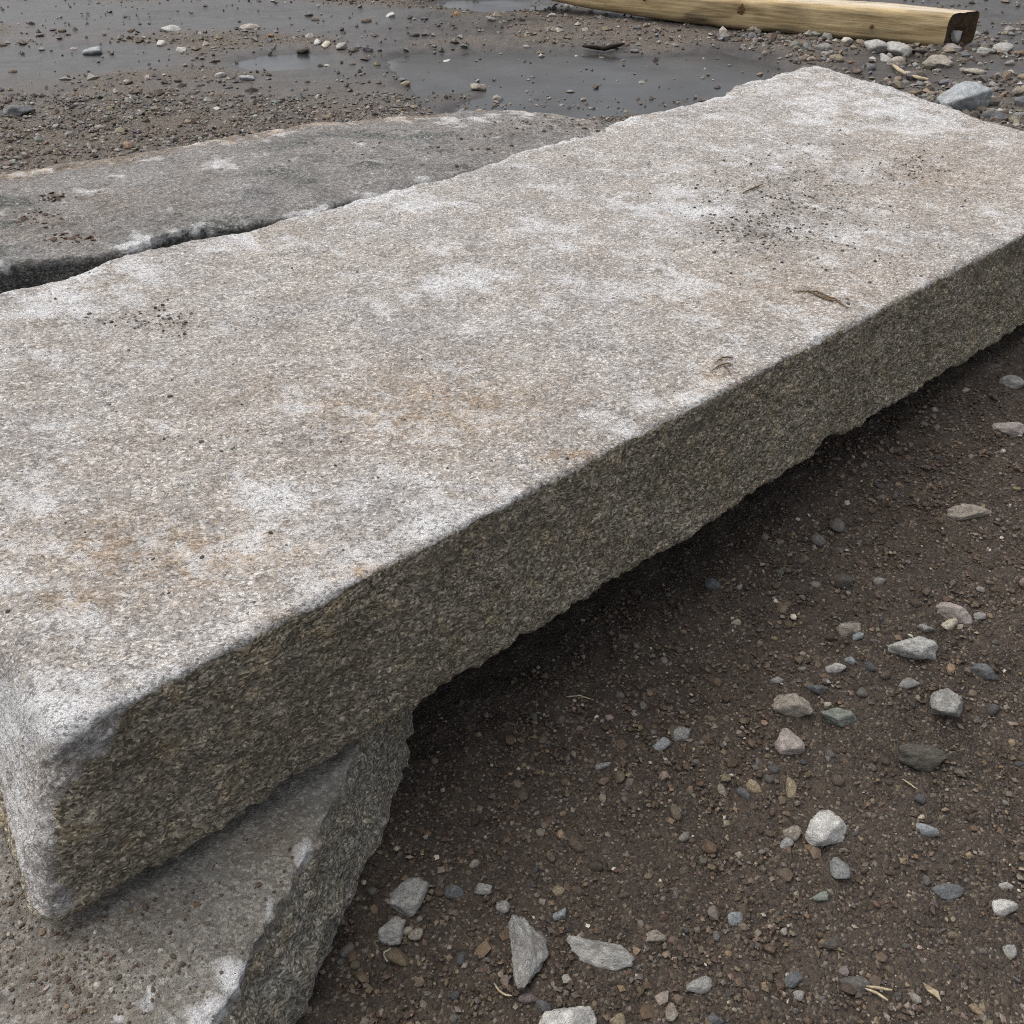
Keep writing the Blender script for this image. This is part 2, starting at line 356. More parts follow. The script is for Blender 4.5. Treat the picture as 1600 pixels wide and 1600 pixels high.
# ------------------------------------------------------------------ slabs
def slab_mesh(Ft, Kt, Fb, Kb, nu, nv, nd, rff, rkf, rend, disp, end_n=26, tpow=None):
    """Ft, Kt: front and back top edges as functions of t; Fb, Kb: bottom edges. Returns V, F, t, v, d (0..1 across, 0..1 down), part"""
    ts = np.linspace(0, 1, nu)
    A, B, C_, D_ = Ft(ts), Kt(ts), Fb(ts), Kb(ts)
    L = np.concatenate([[0], np.cumsum(np.linalg.norm(np.diff((A + B) / 2, axis=0), axis=1))]); tot = L[-1]
    rings = []; info = []
    def loop(k, inset, sv=1.0, sd=1.0):
        w = np.linalg.norm(B[k] - A[k]); h = .5 * (np.linalg.norm(C_[k] - A[k]) + np.linalg.norm(D_[k] - B[k]))
        w = max(w, .02)
        r1 = min(rff(ts[k]), .45 * w, .45 * h); r2 = min(rkf(ts[k]), .45 * w, .45 * h); rb = min(.012, .2 * w)
        pts = []
        def arc(cx, cy, r, a0, a1, m):
            for a in np.linspace(a0, a1, m)[1:]: pts.append((cx + r * math.cos(a), cy + r * math.sin(a)))
        # from back-bottom over the bottom to the front, up the front face, over the top, down the back
        xs_ = np.linspace(w - rb, rb, 26)
        for x in xs_: pts.append((x, h))
        arc(rb, h - rb, rb, math.pi / 2, math.pi, 5)
        for y in np.linspace(h - rb, r1, nd)[1:]: pts.append((0, y))
        arc(r1, r1, r1, math.pi, 1.5 * math.pi, 10)
        for x in np.linspace(r1, w - r2, nv)[1:]: pts.append((x, 0))
        arc(w - r2, r2, r2, 1.5 * math.pi, 2 * math.pi, 12)
        for y in np.linspace(r2, h - rb, 26)[1:]: pts.append((w, y))
        arc(w - rb, h - rb, rb, 0, math.pi / 2, 5); pts.pop()
        p = np.array(pts); v = p[:, 0] / w; d = p[:, 1] / h
        iw = min(inset / w, .48); ih = min(inset / h, .48)
        v2 = iw + v * (1 - 2 * iw); d2 = ih + d * (1 - ih * 1.0 - .25 * ih)
        v2 = .5 + (v2 - .5) * sv; d2 = .5 + (d2 - .5) * sd
        top = A[k] + (B[k] - A[k]) * v2[:, None]; bot = C_[k] + (D_[k] - C_[k]) * v2[:, None]
        return top + (bot - top) * d2[:, None], v, d
    caps0, caps1 = [], []
    for k in range(nu):
        x0, x1 = L[k], tot - L[k]; r = rend; x = min(x0, x1); ins = 0.0
        if x < r: ins = r - math.sqrt(max(0, r * r - (r - x) ** 2))
        P, v, d = loop(k, ins); rings.append(P); info.append(np.stack([np.full(len(P), ts[k]), v, d], 1))
    for q in range(1, end_n + 1):
        sc = 1 - q / end_n * .999
        P, v, d = loop(0, rend, sc, sc); caps0.append(P)
        P1, _, _ = loop(nu - 1, rend, sc, sc); caps1.append(P1)
    i0 = np.stack([np.zeros(len(v)), v, d], 1); i1 = i0 + np.array([1, 0, 0])
    allr = caps0[::-1] + rings + caps1
    alli = [i0] * end_n + info + [i1] * end_n
    V = np.concatenate(allr); I = np.concatenate(alli); m = len(allr); n = len(allr[0])
    id_ = np.arange(m * n).reshape(m, n); nx_ = np.roll(id_, -1, 1)
    F = np.stack([id_[:-1], id_[1:], nx_[1:], nx_[:-1]], -1).reshape(-1, 4)
    cap = np.zeros(m * n); cap[:end_n * n] = 1; cap[-end_n * n:] = 2
    Nn = vnormals(V, F)
    # outward?
    if (Nn * (V - V.mean(0))).sum() < 0: F = F[:, ::-1]; Nn = -Nn
    V = V + Nn * disp(V, I, Nn)[:, None]
    return V, F, I, cap, Nn

def lerp(a, b): return lambda t: a[None] + (b - a)[None] * t[:, None]
def poly(pts):
    pts = np.array(pts); s = np.concatenate([[0], np.cumsum(np.linalg.norm(np.diff(pts, axis=0), axis=1))]); s /= s[-1]
    return lambda t: np.stack([np.interp(t, s, pts[:, k]) for k in range(3)], 1)
def blobs(px, py, L):
    r = np.zeros_like(px)
    for (cx, cy, rx, ry, st) in L: r = np.maximum(r, st * np.exp(-((px - cx) / rx) ** 2 - ((py - cy) / ry) ** 2))
    return r

ZT, ZB = .45, .20
A = at(84, 1152, ZT); B = at(1798, 262, ZT); C = at(1276, 100, ZT); D = at(-286, 524, ZT)
Ab = at(62, 1470, ZB); Bb = at(1640, 484, ZB)
ln = Bb - Ab; Bb = Ab + ln * (np.linalg.norm(B - A) + .06) / np.linalg.norm(ln)
inw = (A - D) / np.linalg.norm(A - D)
Cb = C + inw * .10 - np.array([0, 0, .25]); Db = D + inw * .08 - np.array([0, 0, .25])
back_dir = -inw
KPTS = [at(a, b, ZT) for a, b in [(-286, 524), (0, 453), (138, 422), (168, 405), (275, 381), (375, 361), (450, 341), (525, 321), (600, 299), (690, 275), (840, 231), (960, 189), (1010, 175), (1128, 144), (1142, 132), (1276, 100)]]
KPOLY = poly(KPTS)
def Kt(t):
    p = KPOLY(t); o = .007 * noise1(t * 24, 1.5) + .008 * noise1(t * 66, 2.5) + .005 * noise1(t * 170, 7.1)
    st = .006 * np.floor(2.2 * (noise1(t * 15, 5.2) + .5)) / 2.2
    return p + back_dir[None] * (o + st)[:, None]
def Fb(t):
    p = lerp(Ab, Bb)(t); o = .003 * noise1(t * 17, 3.5) + .004 * noise1(t * 60, 9.5) + .003 * noise1(t * 170, 4.4)
    notch = .016 * np.exp(-((t - .545) / .022) ** 2) + .006 * np.exp(-((t - .21) / .010) ** 2)
    p = p + np.array([0, 0, 1.0])[None] * (o + notch * .6)[:, None]
    return p + back_dir[None] * (notch * .7 + .4 * o)[:, None]
def Ft(t):
    p = lerp(A, B)(t); o = .003 * noise1(t * 7, 6.5) + .002 * noise1(t * 40, 8.5)
    return p + back_dir[None] * o[:, None]
def disp_slab(V, I, Nn):
    d = .006 * fbm(V, 3.2, 2) + .0032 * fbm(V, 14, 3, .55, 3.0)
    front = sstep(.02, .15, I[:, 2]) * (1 - sstep(.05, .3, I[:, 1]))
    d += (.0014 + .0020 * front) * fbm(V, 75, 3, .65, 1.0) + .0022 * front * fbm(V, 26, 2, .6, 8.0)
    dish = np.maximum(0, fbm(V, 9, 2, .5, 21.0) - .35) * .010
    return d - dish
V, F, I, cap, Nn = slab_mesh(Ft, Kt, Fb, poly([np.array(p) + inw * .05 - np.array([0, 0, .25]) for p in KPTS]), 570, 250, 66, lambda t: .011 + .012 * math.exp(-t / .02) + .004 * math.sin(t * 61) * math.sin(t * 23), lambda t: .018, .032, disp_slab)
px, py, dep = proj(V)
topm = Nn[:, 2] > .55
pn = fbm(V, 11, 4, .6, 2.0); pn2 = fbm(V * np.array([1, 1.6, 1]), 5, 4, .6, 6.0)
white = .33 + .20 * pn2 + .18 * pn
white += .88 * blobs(px, py, [(70, 1110, 130, 80, .42), (30, 1250, 60, 200, .30), (440, 880, 200, 60, .16), (760, 770, 90, 30, .28), (470, 950, 70, 30, .24), (1060, 325, 80, 30, .40), (1340, 165, 180, 60, .24),
                        (1230, 250, 160, 30, .20), (590, 312, 90, 14, .42), (210, 410, 70, 22, .38), (440, 770, 70, 34, .26), (120, 470, 130, 30, .22), (1480, 180, 110, 50, .20), (90, 830, 90, 50, .20), (820, 430, 160, 50, .12), (540, 425, 40, 12, .3)])
white += .45 * sstep(.955, .99, I[:, 1]) * (I[:, 2] < .2) * sstep(-.2, .5, noise1(I[:, 0] * 30, 3.3))
white += .16 * np.exp(-((I[:, 1] - .035) / .04) ** 2) * (I[:, 2] < .1) * sstep(-.3, .5, noise1(I[:, 0] * 26, 5.3))
ochre = blobs(px, py, [(270, 860, 230, 60, .8), (680, 640, 240, 70, .62), (560, 895, 60, 16, .9), (1260, 450, 260, 70, .35), (1470, 275, 160, 60, .5), (890, 715, 60, 16, .9), (120, 940, 130, 20, .7), (440, 970, 50, 16, .9), (1130, 590, 60, 30, .5), (380, 700, 200, 60, .25)])
dirt = blobs(px, py, [(1235, 310, 120, 70, .85), (235, 500, 130, 22, .7), (1420, 265, 70, 22, .8), (1190, 362, 70, 24, .85), (90, 560, 150, 40, .28), (950, 300, 200, 50, .22), (330, 560, 250, 90, .18)]) * sstep(-.5, .4, fbm(V, 20, 4, .65, 12.0))
skin = np.zeros(len(V))
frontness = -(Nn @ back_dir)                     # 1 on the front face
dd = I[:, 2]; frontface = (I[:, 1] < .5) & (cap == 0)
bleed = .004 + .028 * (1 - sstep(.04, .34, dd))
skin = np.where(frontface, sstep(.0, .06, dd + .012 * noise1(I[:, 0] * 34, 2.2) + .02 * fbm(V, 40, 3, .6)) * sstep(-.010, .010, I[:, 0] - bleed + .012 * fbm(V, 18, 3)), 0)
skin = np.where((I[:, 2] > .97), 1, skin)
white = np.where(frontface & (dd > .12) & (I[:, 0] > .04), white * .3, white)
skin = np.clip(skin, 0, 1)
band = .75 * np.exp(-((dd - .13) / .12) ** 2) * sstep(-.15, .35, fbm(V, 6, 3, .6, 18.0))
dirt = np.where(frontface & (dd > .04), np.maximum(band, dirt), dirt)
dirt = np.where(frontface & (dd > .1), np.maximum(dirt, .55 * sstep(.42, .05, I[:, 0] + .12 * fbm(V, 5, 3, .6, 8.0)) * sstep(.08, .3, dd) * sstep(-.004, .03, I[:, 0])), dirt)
slabV = V.copy(); slabF = F
Vl, c0 = recentre(V); sm = mesh_np('granite_slab', Vl, F)
add_col(sm, 'mask', np.stack([np.clip(white, 0, 1), ochre, dirt, skin], 1))
slab = link('granite_slab', sm, M_SLAB); slab.location = c0
tag(slab, 'long pale granite slab with dark weathered front face propped on a low stone', 'stone slab')

# rear slab
fr = [(-250, 462), (0, 413), (155, 392), (200, 380), (290, 360), (375, 350), (445, 337), (520, 322), (600, 304), (690, 281), (840, 238), (985, 193)]
bk = [(-250, 296), (0, 260), (200, 229), (400, 199), (600, 175), (740, 166), (850, 169), (930, 180), (990, 192)]
rf = [at(a, b, .447) for a, b in fr]; rk = [at(a, b, .447) for a, b in bk]
R_F = poly(rf); R_K = poly(rk)
rin = np.array([0.62, -0.78, 0])
def RFt(t):
    p = R_F(t); o = .014 * noise1(t * 16, 11.5) + .008 * noise1(t * 46, 12.5) + .006 * noise1(t * 120, 13.5) + .022 * np.floor(3 * noise1(t * 22, 15.5)) / 3
    return p - rin[None] * (o - .004)[:, None]
def RFb(t): p = R_F(t); p[:, 2] = -.04; return p - rin[None] * .03
def RKb(t): p = R_K(t); p[:, 2] = -.04; return p - rin[None] * .05
def disp_rear(V, I, Nn):
    return .018 * np.sin(np.pi * np.clip(I[:, 1], 0, 1)) * (I[:, 2] < .3) * sstep(1, .75, I[:, 0]) + .008 * fbm(V, 2.6, 2, .5, 5.0) + .004 * fbm(V, 12, 3, .55, 3.0) + .0022 * fbm(V, 50, 3, .65, 1.0)
V, F, I, cap, Nn = slab_mesh(RFt, R_K, RFb, RKb, 380, 130, 40, lambda t: .014, lambda t: .10, .05, disp_rear)
px, py, dep = proj(V)
pn = fbm(V, 10, 4, .6, 2.0)
white = .22 + .20 * pn + .14 * fbm(V * np.array([1, 3, 1]), 4, 4, .6, 51.0) + blobs(px, py, [(260, 375, 50, 18, .5), (15, 425, 40, 12, .4), (330, 225, 160, 12, .2), (345, 262, 70, 10, .15), (120, 300, 60, 14, .25), (800, 180, 120, 12, .25)])
white += .14 * sstep(.74, .86, I[:, 1] + .06 * pn)
ochre = .85 * sstep(.72, .86, I[:, 1] + .06 * pn) * (I[:, 2] < .8) + blobs(px, py, [(170, 315, 60, 20, .35), (60, 350, 70, 24, .35), (900, 185, 90, 20, .4)])
dirt = blobs(px, py, [(60, 350, 80, 30, .5), (110, 372, 50, 15, .6), (640, 262, 90, 16, .45), (780, 215, 100, 22, .35)]) * sstep(-.5, .4, fbm(V, 20, 4, .65, 12.0))
skin = .30 + .46 * fbm(V * np.array([1, 2.4, 1]), 3.5, 4, .65, 31.0) - .6 * sstep(.66, .84, I[:, 1] + .05 * pn); skin = np.where((I[:, 1] < .06) & (I[:, 2] > .04), .8, skin)
white = white + .4 * (I[:, 1] < .05) * (I[:, 2] < .06) * sstep(.0, .4, noise1(I[:, 0] * 22, 6.6))
rearV, rearF = V.copy(), F
Vl, c0 = recentre(V); rm = mesh_np('granite_slab_grey', Vl, F)
add_col(rm, 'mask', np.stack([np.clip(white, 0, 1), ochre, dirt, np.clip(skin, 0, 1)], 1))
rear = link('granite_slab', rm, M_REAR); rear.location = c0
tag(rear, 'dark grey granite slab with rounded pinkish back edge behind the long pale slab', 'stone slab')

# supporting stone under the near end
rid = [(-.40, .22, .165), (-.314, .475, .170), (-.271, .596, .174), (-.238, .688, .178), (-.208, .814, .181), (-.15, 1.02, .183)]
base = [(-.33, .22, -.04), (-.262, .50, -.04), (-.225, .673, -.04), (-.175, .819, -.04), (-.15, 1.03, -.04)]
SF = poly([np.array(p) for p in rid]); SB_ = poly([np.array(p) for p in base])
def SFt(t):
    p = SF(t); o = .010 * noise1(t * 9, 21.5) + .006 * noise1(t * 30, 22.5) + .003 * noise1(t * 90, 24.5)
    p[:, 0] += o; p[:, 2] += .3 * o; return p
def SK(t): return np.stack([-1.15 - .1 * t, .2 + .95 * t, np.full_like(t, .186)], 1)
def SKb(t): return np.stack([-1.2 - .1 * t, .2 + .95 * t, np.full_like(t, -.04)], 1)
def disp_sup(V, I, Nn):
    side = (I[:, 1] < .03) & (I[:, 2] > .03)
    fac = np.abs(fbm(V, 9, 2, .5, 33.0)); return np.where(side, .016 * (fac - .3) + .008 * fbm(V, 30, 2, .6, 3.0), 0) + .006 * fbm(V, 4, 2, .5, 15.0) + .0035 * fbm(V, 16, 3, .55, 13.0) + .0016 * fbm(V, 70, 3, .65, 11.0) - .004
V, F, I, cap, Nn = slab_mesh(SFt, SK, SB_, SKb, 220, 190, 52, lambda t: .012, lambda t: .02, .03, disp_sup)
V[:, 2] = np.where(I[:, 2] < .3, np.minimum(V[:, 2], .1985), V[:, 2])
px, py, dep = proj(V)
white = .18 + .12 * fbm(V, 14, 4, .6, 2.0) + blobs(px, py, [(375, 1528, 36, 36, .88), (335, 1590, 34, 34, .88), (236, 1555, 9, 16, .7), (228, 1568, 12, 10, .7), (478, 1340, 16, 46, .68), (420, 1428, 12, 28, .62), (500, 1290, 10, 24, .25), (185, 1592, 12, 8, .6)])
ochre = blobs(px, py, [(420, 1320, 90, 40, .4), (260, 1420, 80, 40, .3)])
dirt = (blobs(px, py, [(100, 1540, 230, 110, .95), (30, 1400, 120, 90, .9), (330, 1330, 120, 60, .45), (230, 1420, 90, 30, .6)]) * sstep(-.7, .2, fbm(V, 14, 4, .65, 12.0))) * (I[:, 2] < .2)
skin = np.where((I[:, 1] < .03), sstep(.03, .16, I[:, 2] + .03 * fbm(V, 25, 3)), .12)
supV, supF = V.copy(), F
Vl, c0 = recentre(V); um = mesh_np('support_stone', Vl, F)
add_col(um, 'mask', np.stack([np.clip(white, 0, 1), ochre, dirt, np.clip(skin, 0, 1)], 1))
sup = link('support_stone', um, M_SUP); sup.location = c0
tag(sup, 'low dusty grey stone block with chipped white edge under the near end of the slab', 'stone block')

BV_SLAB = BVHTree.FromPolygons(slabV.tolist(), slabF.tolist()); BV_REAR = BVHTree.FromPolygons(rearV.tolist(), rearF.tolist()); BV_SUP = BVHTree.FromPolygons(supV.tolist(), supF.tolist())
gx0 = None
BV_ALL = (BV_SLAB, BV_REAR, BV_SUP)
def ray_px(px, py, trees=BV_ALL):
    """first hit along a viewing ray on the stone blocks, else None"""
    d = Vector(at(px, py, 0) - np.array([0, 0, ZC])).normalized(); best = None
    for t in trees:
        h = t.ray_cast(Vector((0, 0, ZC)), d, 40)
        if h[0] is not None and (best is None or h[3] < best[1]): best = (h[0], h[3], h[1])
    return best
def covered(x, y, margin=.0):
    for t in BV_ALL:
        if t.ray_cast(Vector((x, y, 2)), Vector((0, 0, -1)))[0] is not None: return True
    return False

# ------------------------------------------------------------------ timber
def timber():
    e0 = at_ground(1472, 76); ax = np.array([-1.686, .835, 0]); ax /= np.linalg.norm(ax); dp = np.array([-ax[1], ax[0], 0]) * -1
    if dp[1] < 0: dp = -dp
    Hh, Wd, Ln = .178, .22, 3.6
    nu_, prof = 220, []
    r = .035
    def arc(cx, cy, a0, a1):
        for a in np.linspace(a0, a1, 7): prof.append((cx + r * math.cos(a), cy + r * math.sin(a)))
    arc(r, r, 1.5 * math.pi, math.pi)
    for z in np.linspace(r, Hh - r, 14)[1:-1]: prof.append((0, z))
    arc(r, Hh - r, math.pi, .5 * math.pi)
    for x in np.linspace(r, Wd - r, 14)[1:-1]: prof.append((x, Hh))
    arc(Wd - r, Hh - r, .5 * math.pi, 0)
    for z in np.linspace(Hh - r, r, 8)[1:-1]: prof.append((Wd, z))
    arc(Wd - r, r, 0, -.5 * math.pi)
    prof = np.array(prof); n = len(prof)
    ts = np.linspace(0, Ln, nu_); Vv = []
    for t in ts:
        bend = .05 * max(0, t - 1.2) ** 2 * .9
        sc = 1 - .03 * t
        xy = np.stack([t * np.ones(n), prof[:, 0] * sc, prof[:, 1] * sc + bend], 1)
        Vv.append(xy)
    Vv = np.concatenate(Vv)
    cen = np.stack([Vv[:, 0], np.full(len(Vv), Wd / 2), np.full(len(Vv), Hh / 2)], 1)
    nn = Vv - cen; nn[:, 0] = 0; nn /= np.linalg.norm(nn, axis=1)[:, None]
    Q = Vv * np.array([1.3, 14, 14])
    dsp = .006 * fbm(Vv * np.array([1.5, 4, 4]), 1.0, 2, .5, 4.0) + .0035 * fbm(Q, 1.5, 3, .6, 7.0)
    Vv = Vv + nn * dsp[:, None]
    Vv[:, 0] -= .63 * Vv[:, 1] * np.clip(1 - Vv[:, 0] / .8, 0, 1)
    id_ = np.arange(nu_ * n).reshape(nu_, n); nx_ = np.roll(id_, -1, 1)
    Fq = np.stack([id_[:-1], nx_[:-1], nx_[1:], id_[1:]], -1).reshape(-1, 4)
    Nv = vnormals(Vv, Fq)
    if (Nv * nn).sum() < 0: Fq = Fq[:, ::-1]
    me = mesh_np('beam_body', Vv, Fq)
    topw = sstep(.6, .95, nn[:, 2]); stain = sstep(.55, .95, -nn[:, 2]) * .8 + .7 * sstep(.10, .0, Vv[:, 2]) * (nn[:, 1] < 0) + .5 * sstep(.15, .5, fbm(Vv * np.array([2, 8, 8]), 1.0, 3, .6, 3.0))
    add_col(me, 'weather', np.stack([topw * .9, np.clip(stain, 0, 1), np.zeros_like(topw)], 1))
    root = bpy.data.objects.new('timber_beam', None); col.objects.link(root)
    gz = float(ground_z(e0[0], e0[1])[0])
    root.location = (e0[0], e0[1], gz - .006); root.rotation_euler = (0, 0, math.atan2(ax[1], ax[0])); 
    # local x along ax, local y must run away from the camera
    yl = np.array([-ax[1], ax[0]])
    if yl @ np.array(dp[:2]) < 0:
        Vm = Vv.copy(); Vm[:, 1] *= -1; me.vertices.foreach_set('co', Vm.astype(np.float32).ravel()); me.flip_normals(); sgn = -1
    else: sgn = 1
    root['kind'] = 'thing'; tag(root, 'squared peeled timber beam with rotten dark end lying on the gravel', 'timber')
    link('beam_body', me, M_WOOD, root)
    # rotten end, sunk in a little with a hollow
    ring = Vv[:n].copy(); ring[:, 1] *= sgn; cen0 = ring.mean(0); ev, ef = [], []
    K = 14
    for q in range(K + 1):
        f = 1 - q / K; R = cen0 + (ring - cen0) * (f * .985 + .002)
        hol = np.exp(-(((R[:, 1] * sgn - .11) / .04) ** 2 + ((R[:, 2] - .06) / .035) ** 2))
        R[:, 0] = -.63 * R[:, 1] * sgn + .001 + .05 * hol + .006 * fbm(R * 40, 1.0, 3) * (1 - f ** 6) + (.010 * (1 - f ** 8)); ev.append(R)
    ev = np.concatenate(ev); ie = np.arange((K + 1) * n).reshape(K + 1, n); ix = np.roll(ie, -1, 1)
    ef = np.stack([ie[:-1], ix[:-1], ix[1:], ie[1:]], -1).reshape(-1, 4)
    em = mesh_np('end_grain', ev, ef); Ne = vnormals(ev, ef)
    if Ne[:, 0].sum() > 0: em.flip_normals()
    eo = link('end_grain', em, M_END, root); eo['label'] = 'dark rotten cut end with a hollow'
    def lump(name, x, z, rx, rz, mat, d=.006, onto='front'):
        bm = bmesh.new(); bmesh.ops.create_icosphere(bm, subdivisions=3, radius=1)
        for v in bm.verts:
            k = 1 + .18 * math.sin(5 * v.co.x + 3 * v.co.z); v.co = Vector((x + v.co.x * rx * k, sgn * (-.001 + v.co.y * d), z + v.co.z * rz * k))
        m_ = bpy.data.meshes.new(name); bm.to_mesh(m_); bm.free()
        for p in m_.polygons: p.use_smooth = True
        return link(name, m_, mat, root)
    lump('knot', 1.16, .115, .022, .028, M_KNOT); lump('knot', .40, .085, .012, .010, M_KNOT)
    # drying check across the face
    pts = [(1.86, .20), (1.82, .17), (1.79, .145), (1.765, .125), (1.765, .10)]
    bm = bmesh.new(); prev = None
    for k, (x, z) in enumerate(pts):
        w = (.004, .008, .010, .012, .004)[k]; z += .05 * max(0, x - 1.2) ** 2 * .9
        c_ = [bm.verts.new((x + s_x * w, sgn * y_, z)) for s_x in (-1, 1) for y_ in (-.010, .012)]
        if prev:
            for a_, b_ in ((0, 1), (1, 3), (3, 2), (2, 0)): bm.faces.new((prev[a_], prev[b_], c_[b_], c_[a_]))
        prev = c_
    bmesh.ops.recalc_face_normals(bm, faces=bm.faces); m_ = bpy.data.meshes.new('crack'); bm.to_mesh(m_); bm.free(); link('crack', m_, M_CRACK, root)
    return root, sgn
beam, BS = timber()

# ------------------------------------------------------------------ rocks
def rock_mesh(name, seed, sub=3, planes=11, rough=.05, flat=0.0):
    r = np.random.default_rng(seed); bm = bmesh.new(); bmesh.ops.create_icosphere(bm, subdivisions=sub, radius=1)
    Dv = np.array([v.co[:] for v in bm.verts]); Fv = np.array([[v.index for v in f.verts] for f in bm.faces]); bm.free()
    n = r.normal(size=(planes, 3)); n /= np.linalg.norm(n, axis=1)[:, None]; d = r.uniform(.50, .95, planes)
    q = Dv @ n.T; rad = np.where(q > .05, d[None] / np.maximum(q, .05), 9)
    rad = -np.log(np.exp(-48 * np.minimum(rad, 1.2)).sum(1) + np.exp(-48 * 1.2)) / 48
    V = Dv * np.clip(rad, .4, 1.15)[:, None]
    V *= (1 + rough * fbm(V + seed * 3.1, 2.2, 3, .6) + rough * .5 * fbm(V + seed, 7, 2, .6))[:, None]
    lo_, hi = V.min(0), V.max(0); V = (V - (lo_ + hi) / 2) / (hi - lo_) * 2
    return mesh_np(name, V, Fv)
def place_rock(name, me, px, py, wpx, hpx, color, mud, rot=None, sink=.3, mat=M_STONE, ztop=None):
    p = at_ground(px, py + hpx * .25) if ztop is None else np.array(ztop)
    _, _, dep = proj(p); w = wpx * dep / F_PX; h = hpx * dep / F_PX
    el = math.atan2(ZC - p[2], math.hypot(p[0], p[1])); se, ce = math.sin(el), math.cos(el)
    hz = .62 * min(w, h / max(.55, se)); hz = min(hz, h / ce * .8); dy = max((h - hz * ce * .8) / se, .55 * w * .9)
    dy = min(dy, 3.2 * w)
    o = bpy.data.objects.new(name, me); col.objects.link(o)
    if not me.materials: me.materials.append(mat)
    o.scale = (w / 2 * 1.08, dy / 2 * 1.08, hz / 2 * 1.2)
    o.rotation_euler = (random.uniform(-.12, .12), random.uniform(-.12, .12), rot if rot is not None else random.uniform(-.3, .3))
    o.location = (p[0], p[1], p[2] + hz * (.44 - sink))
    o.color = (*color, mud)
    return o

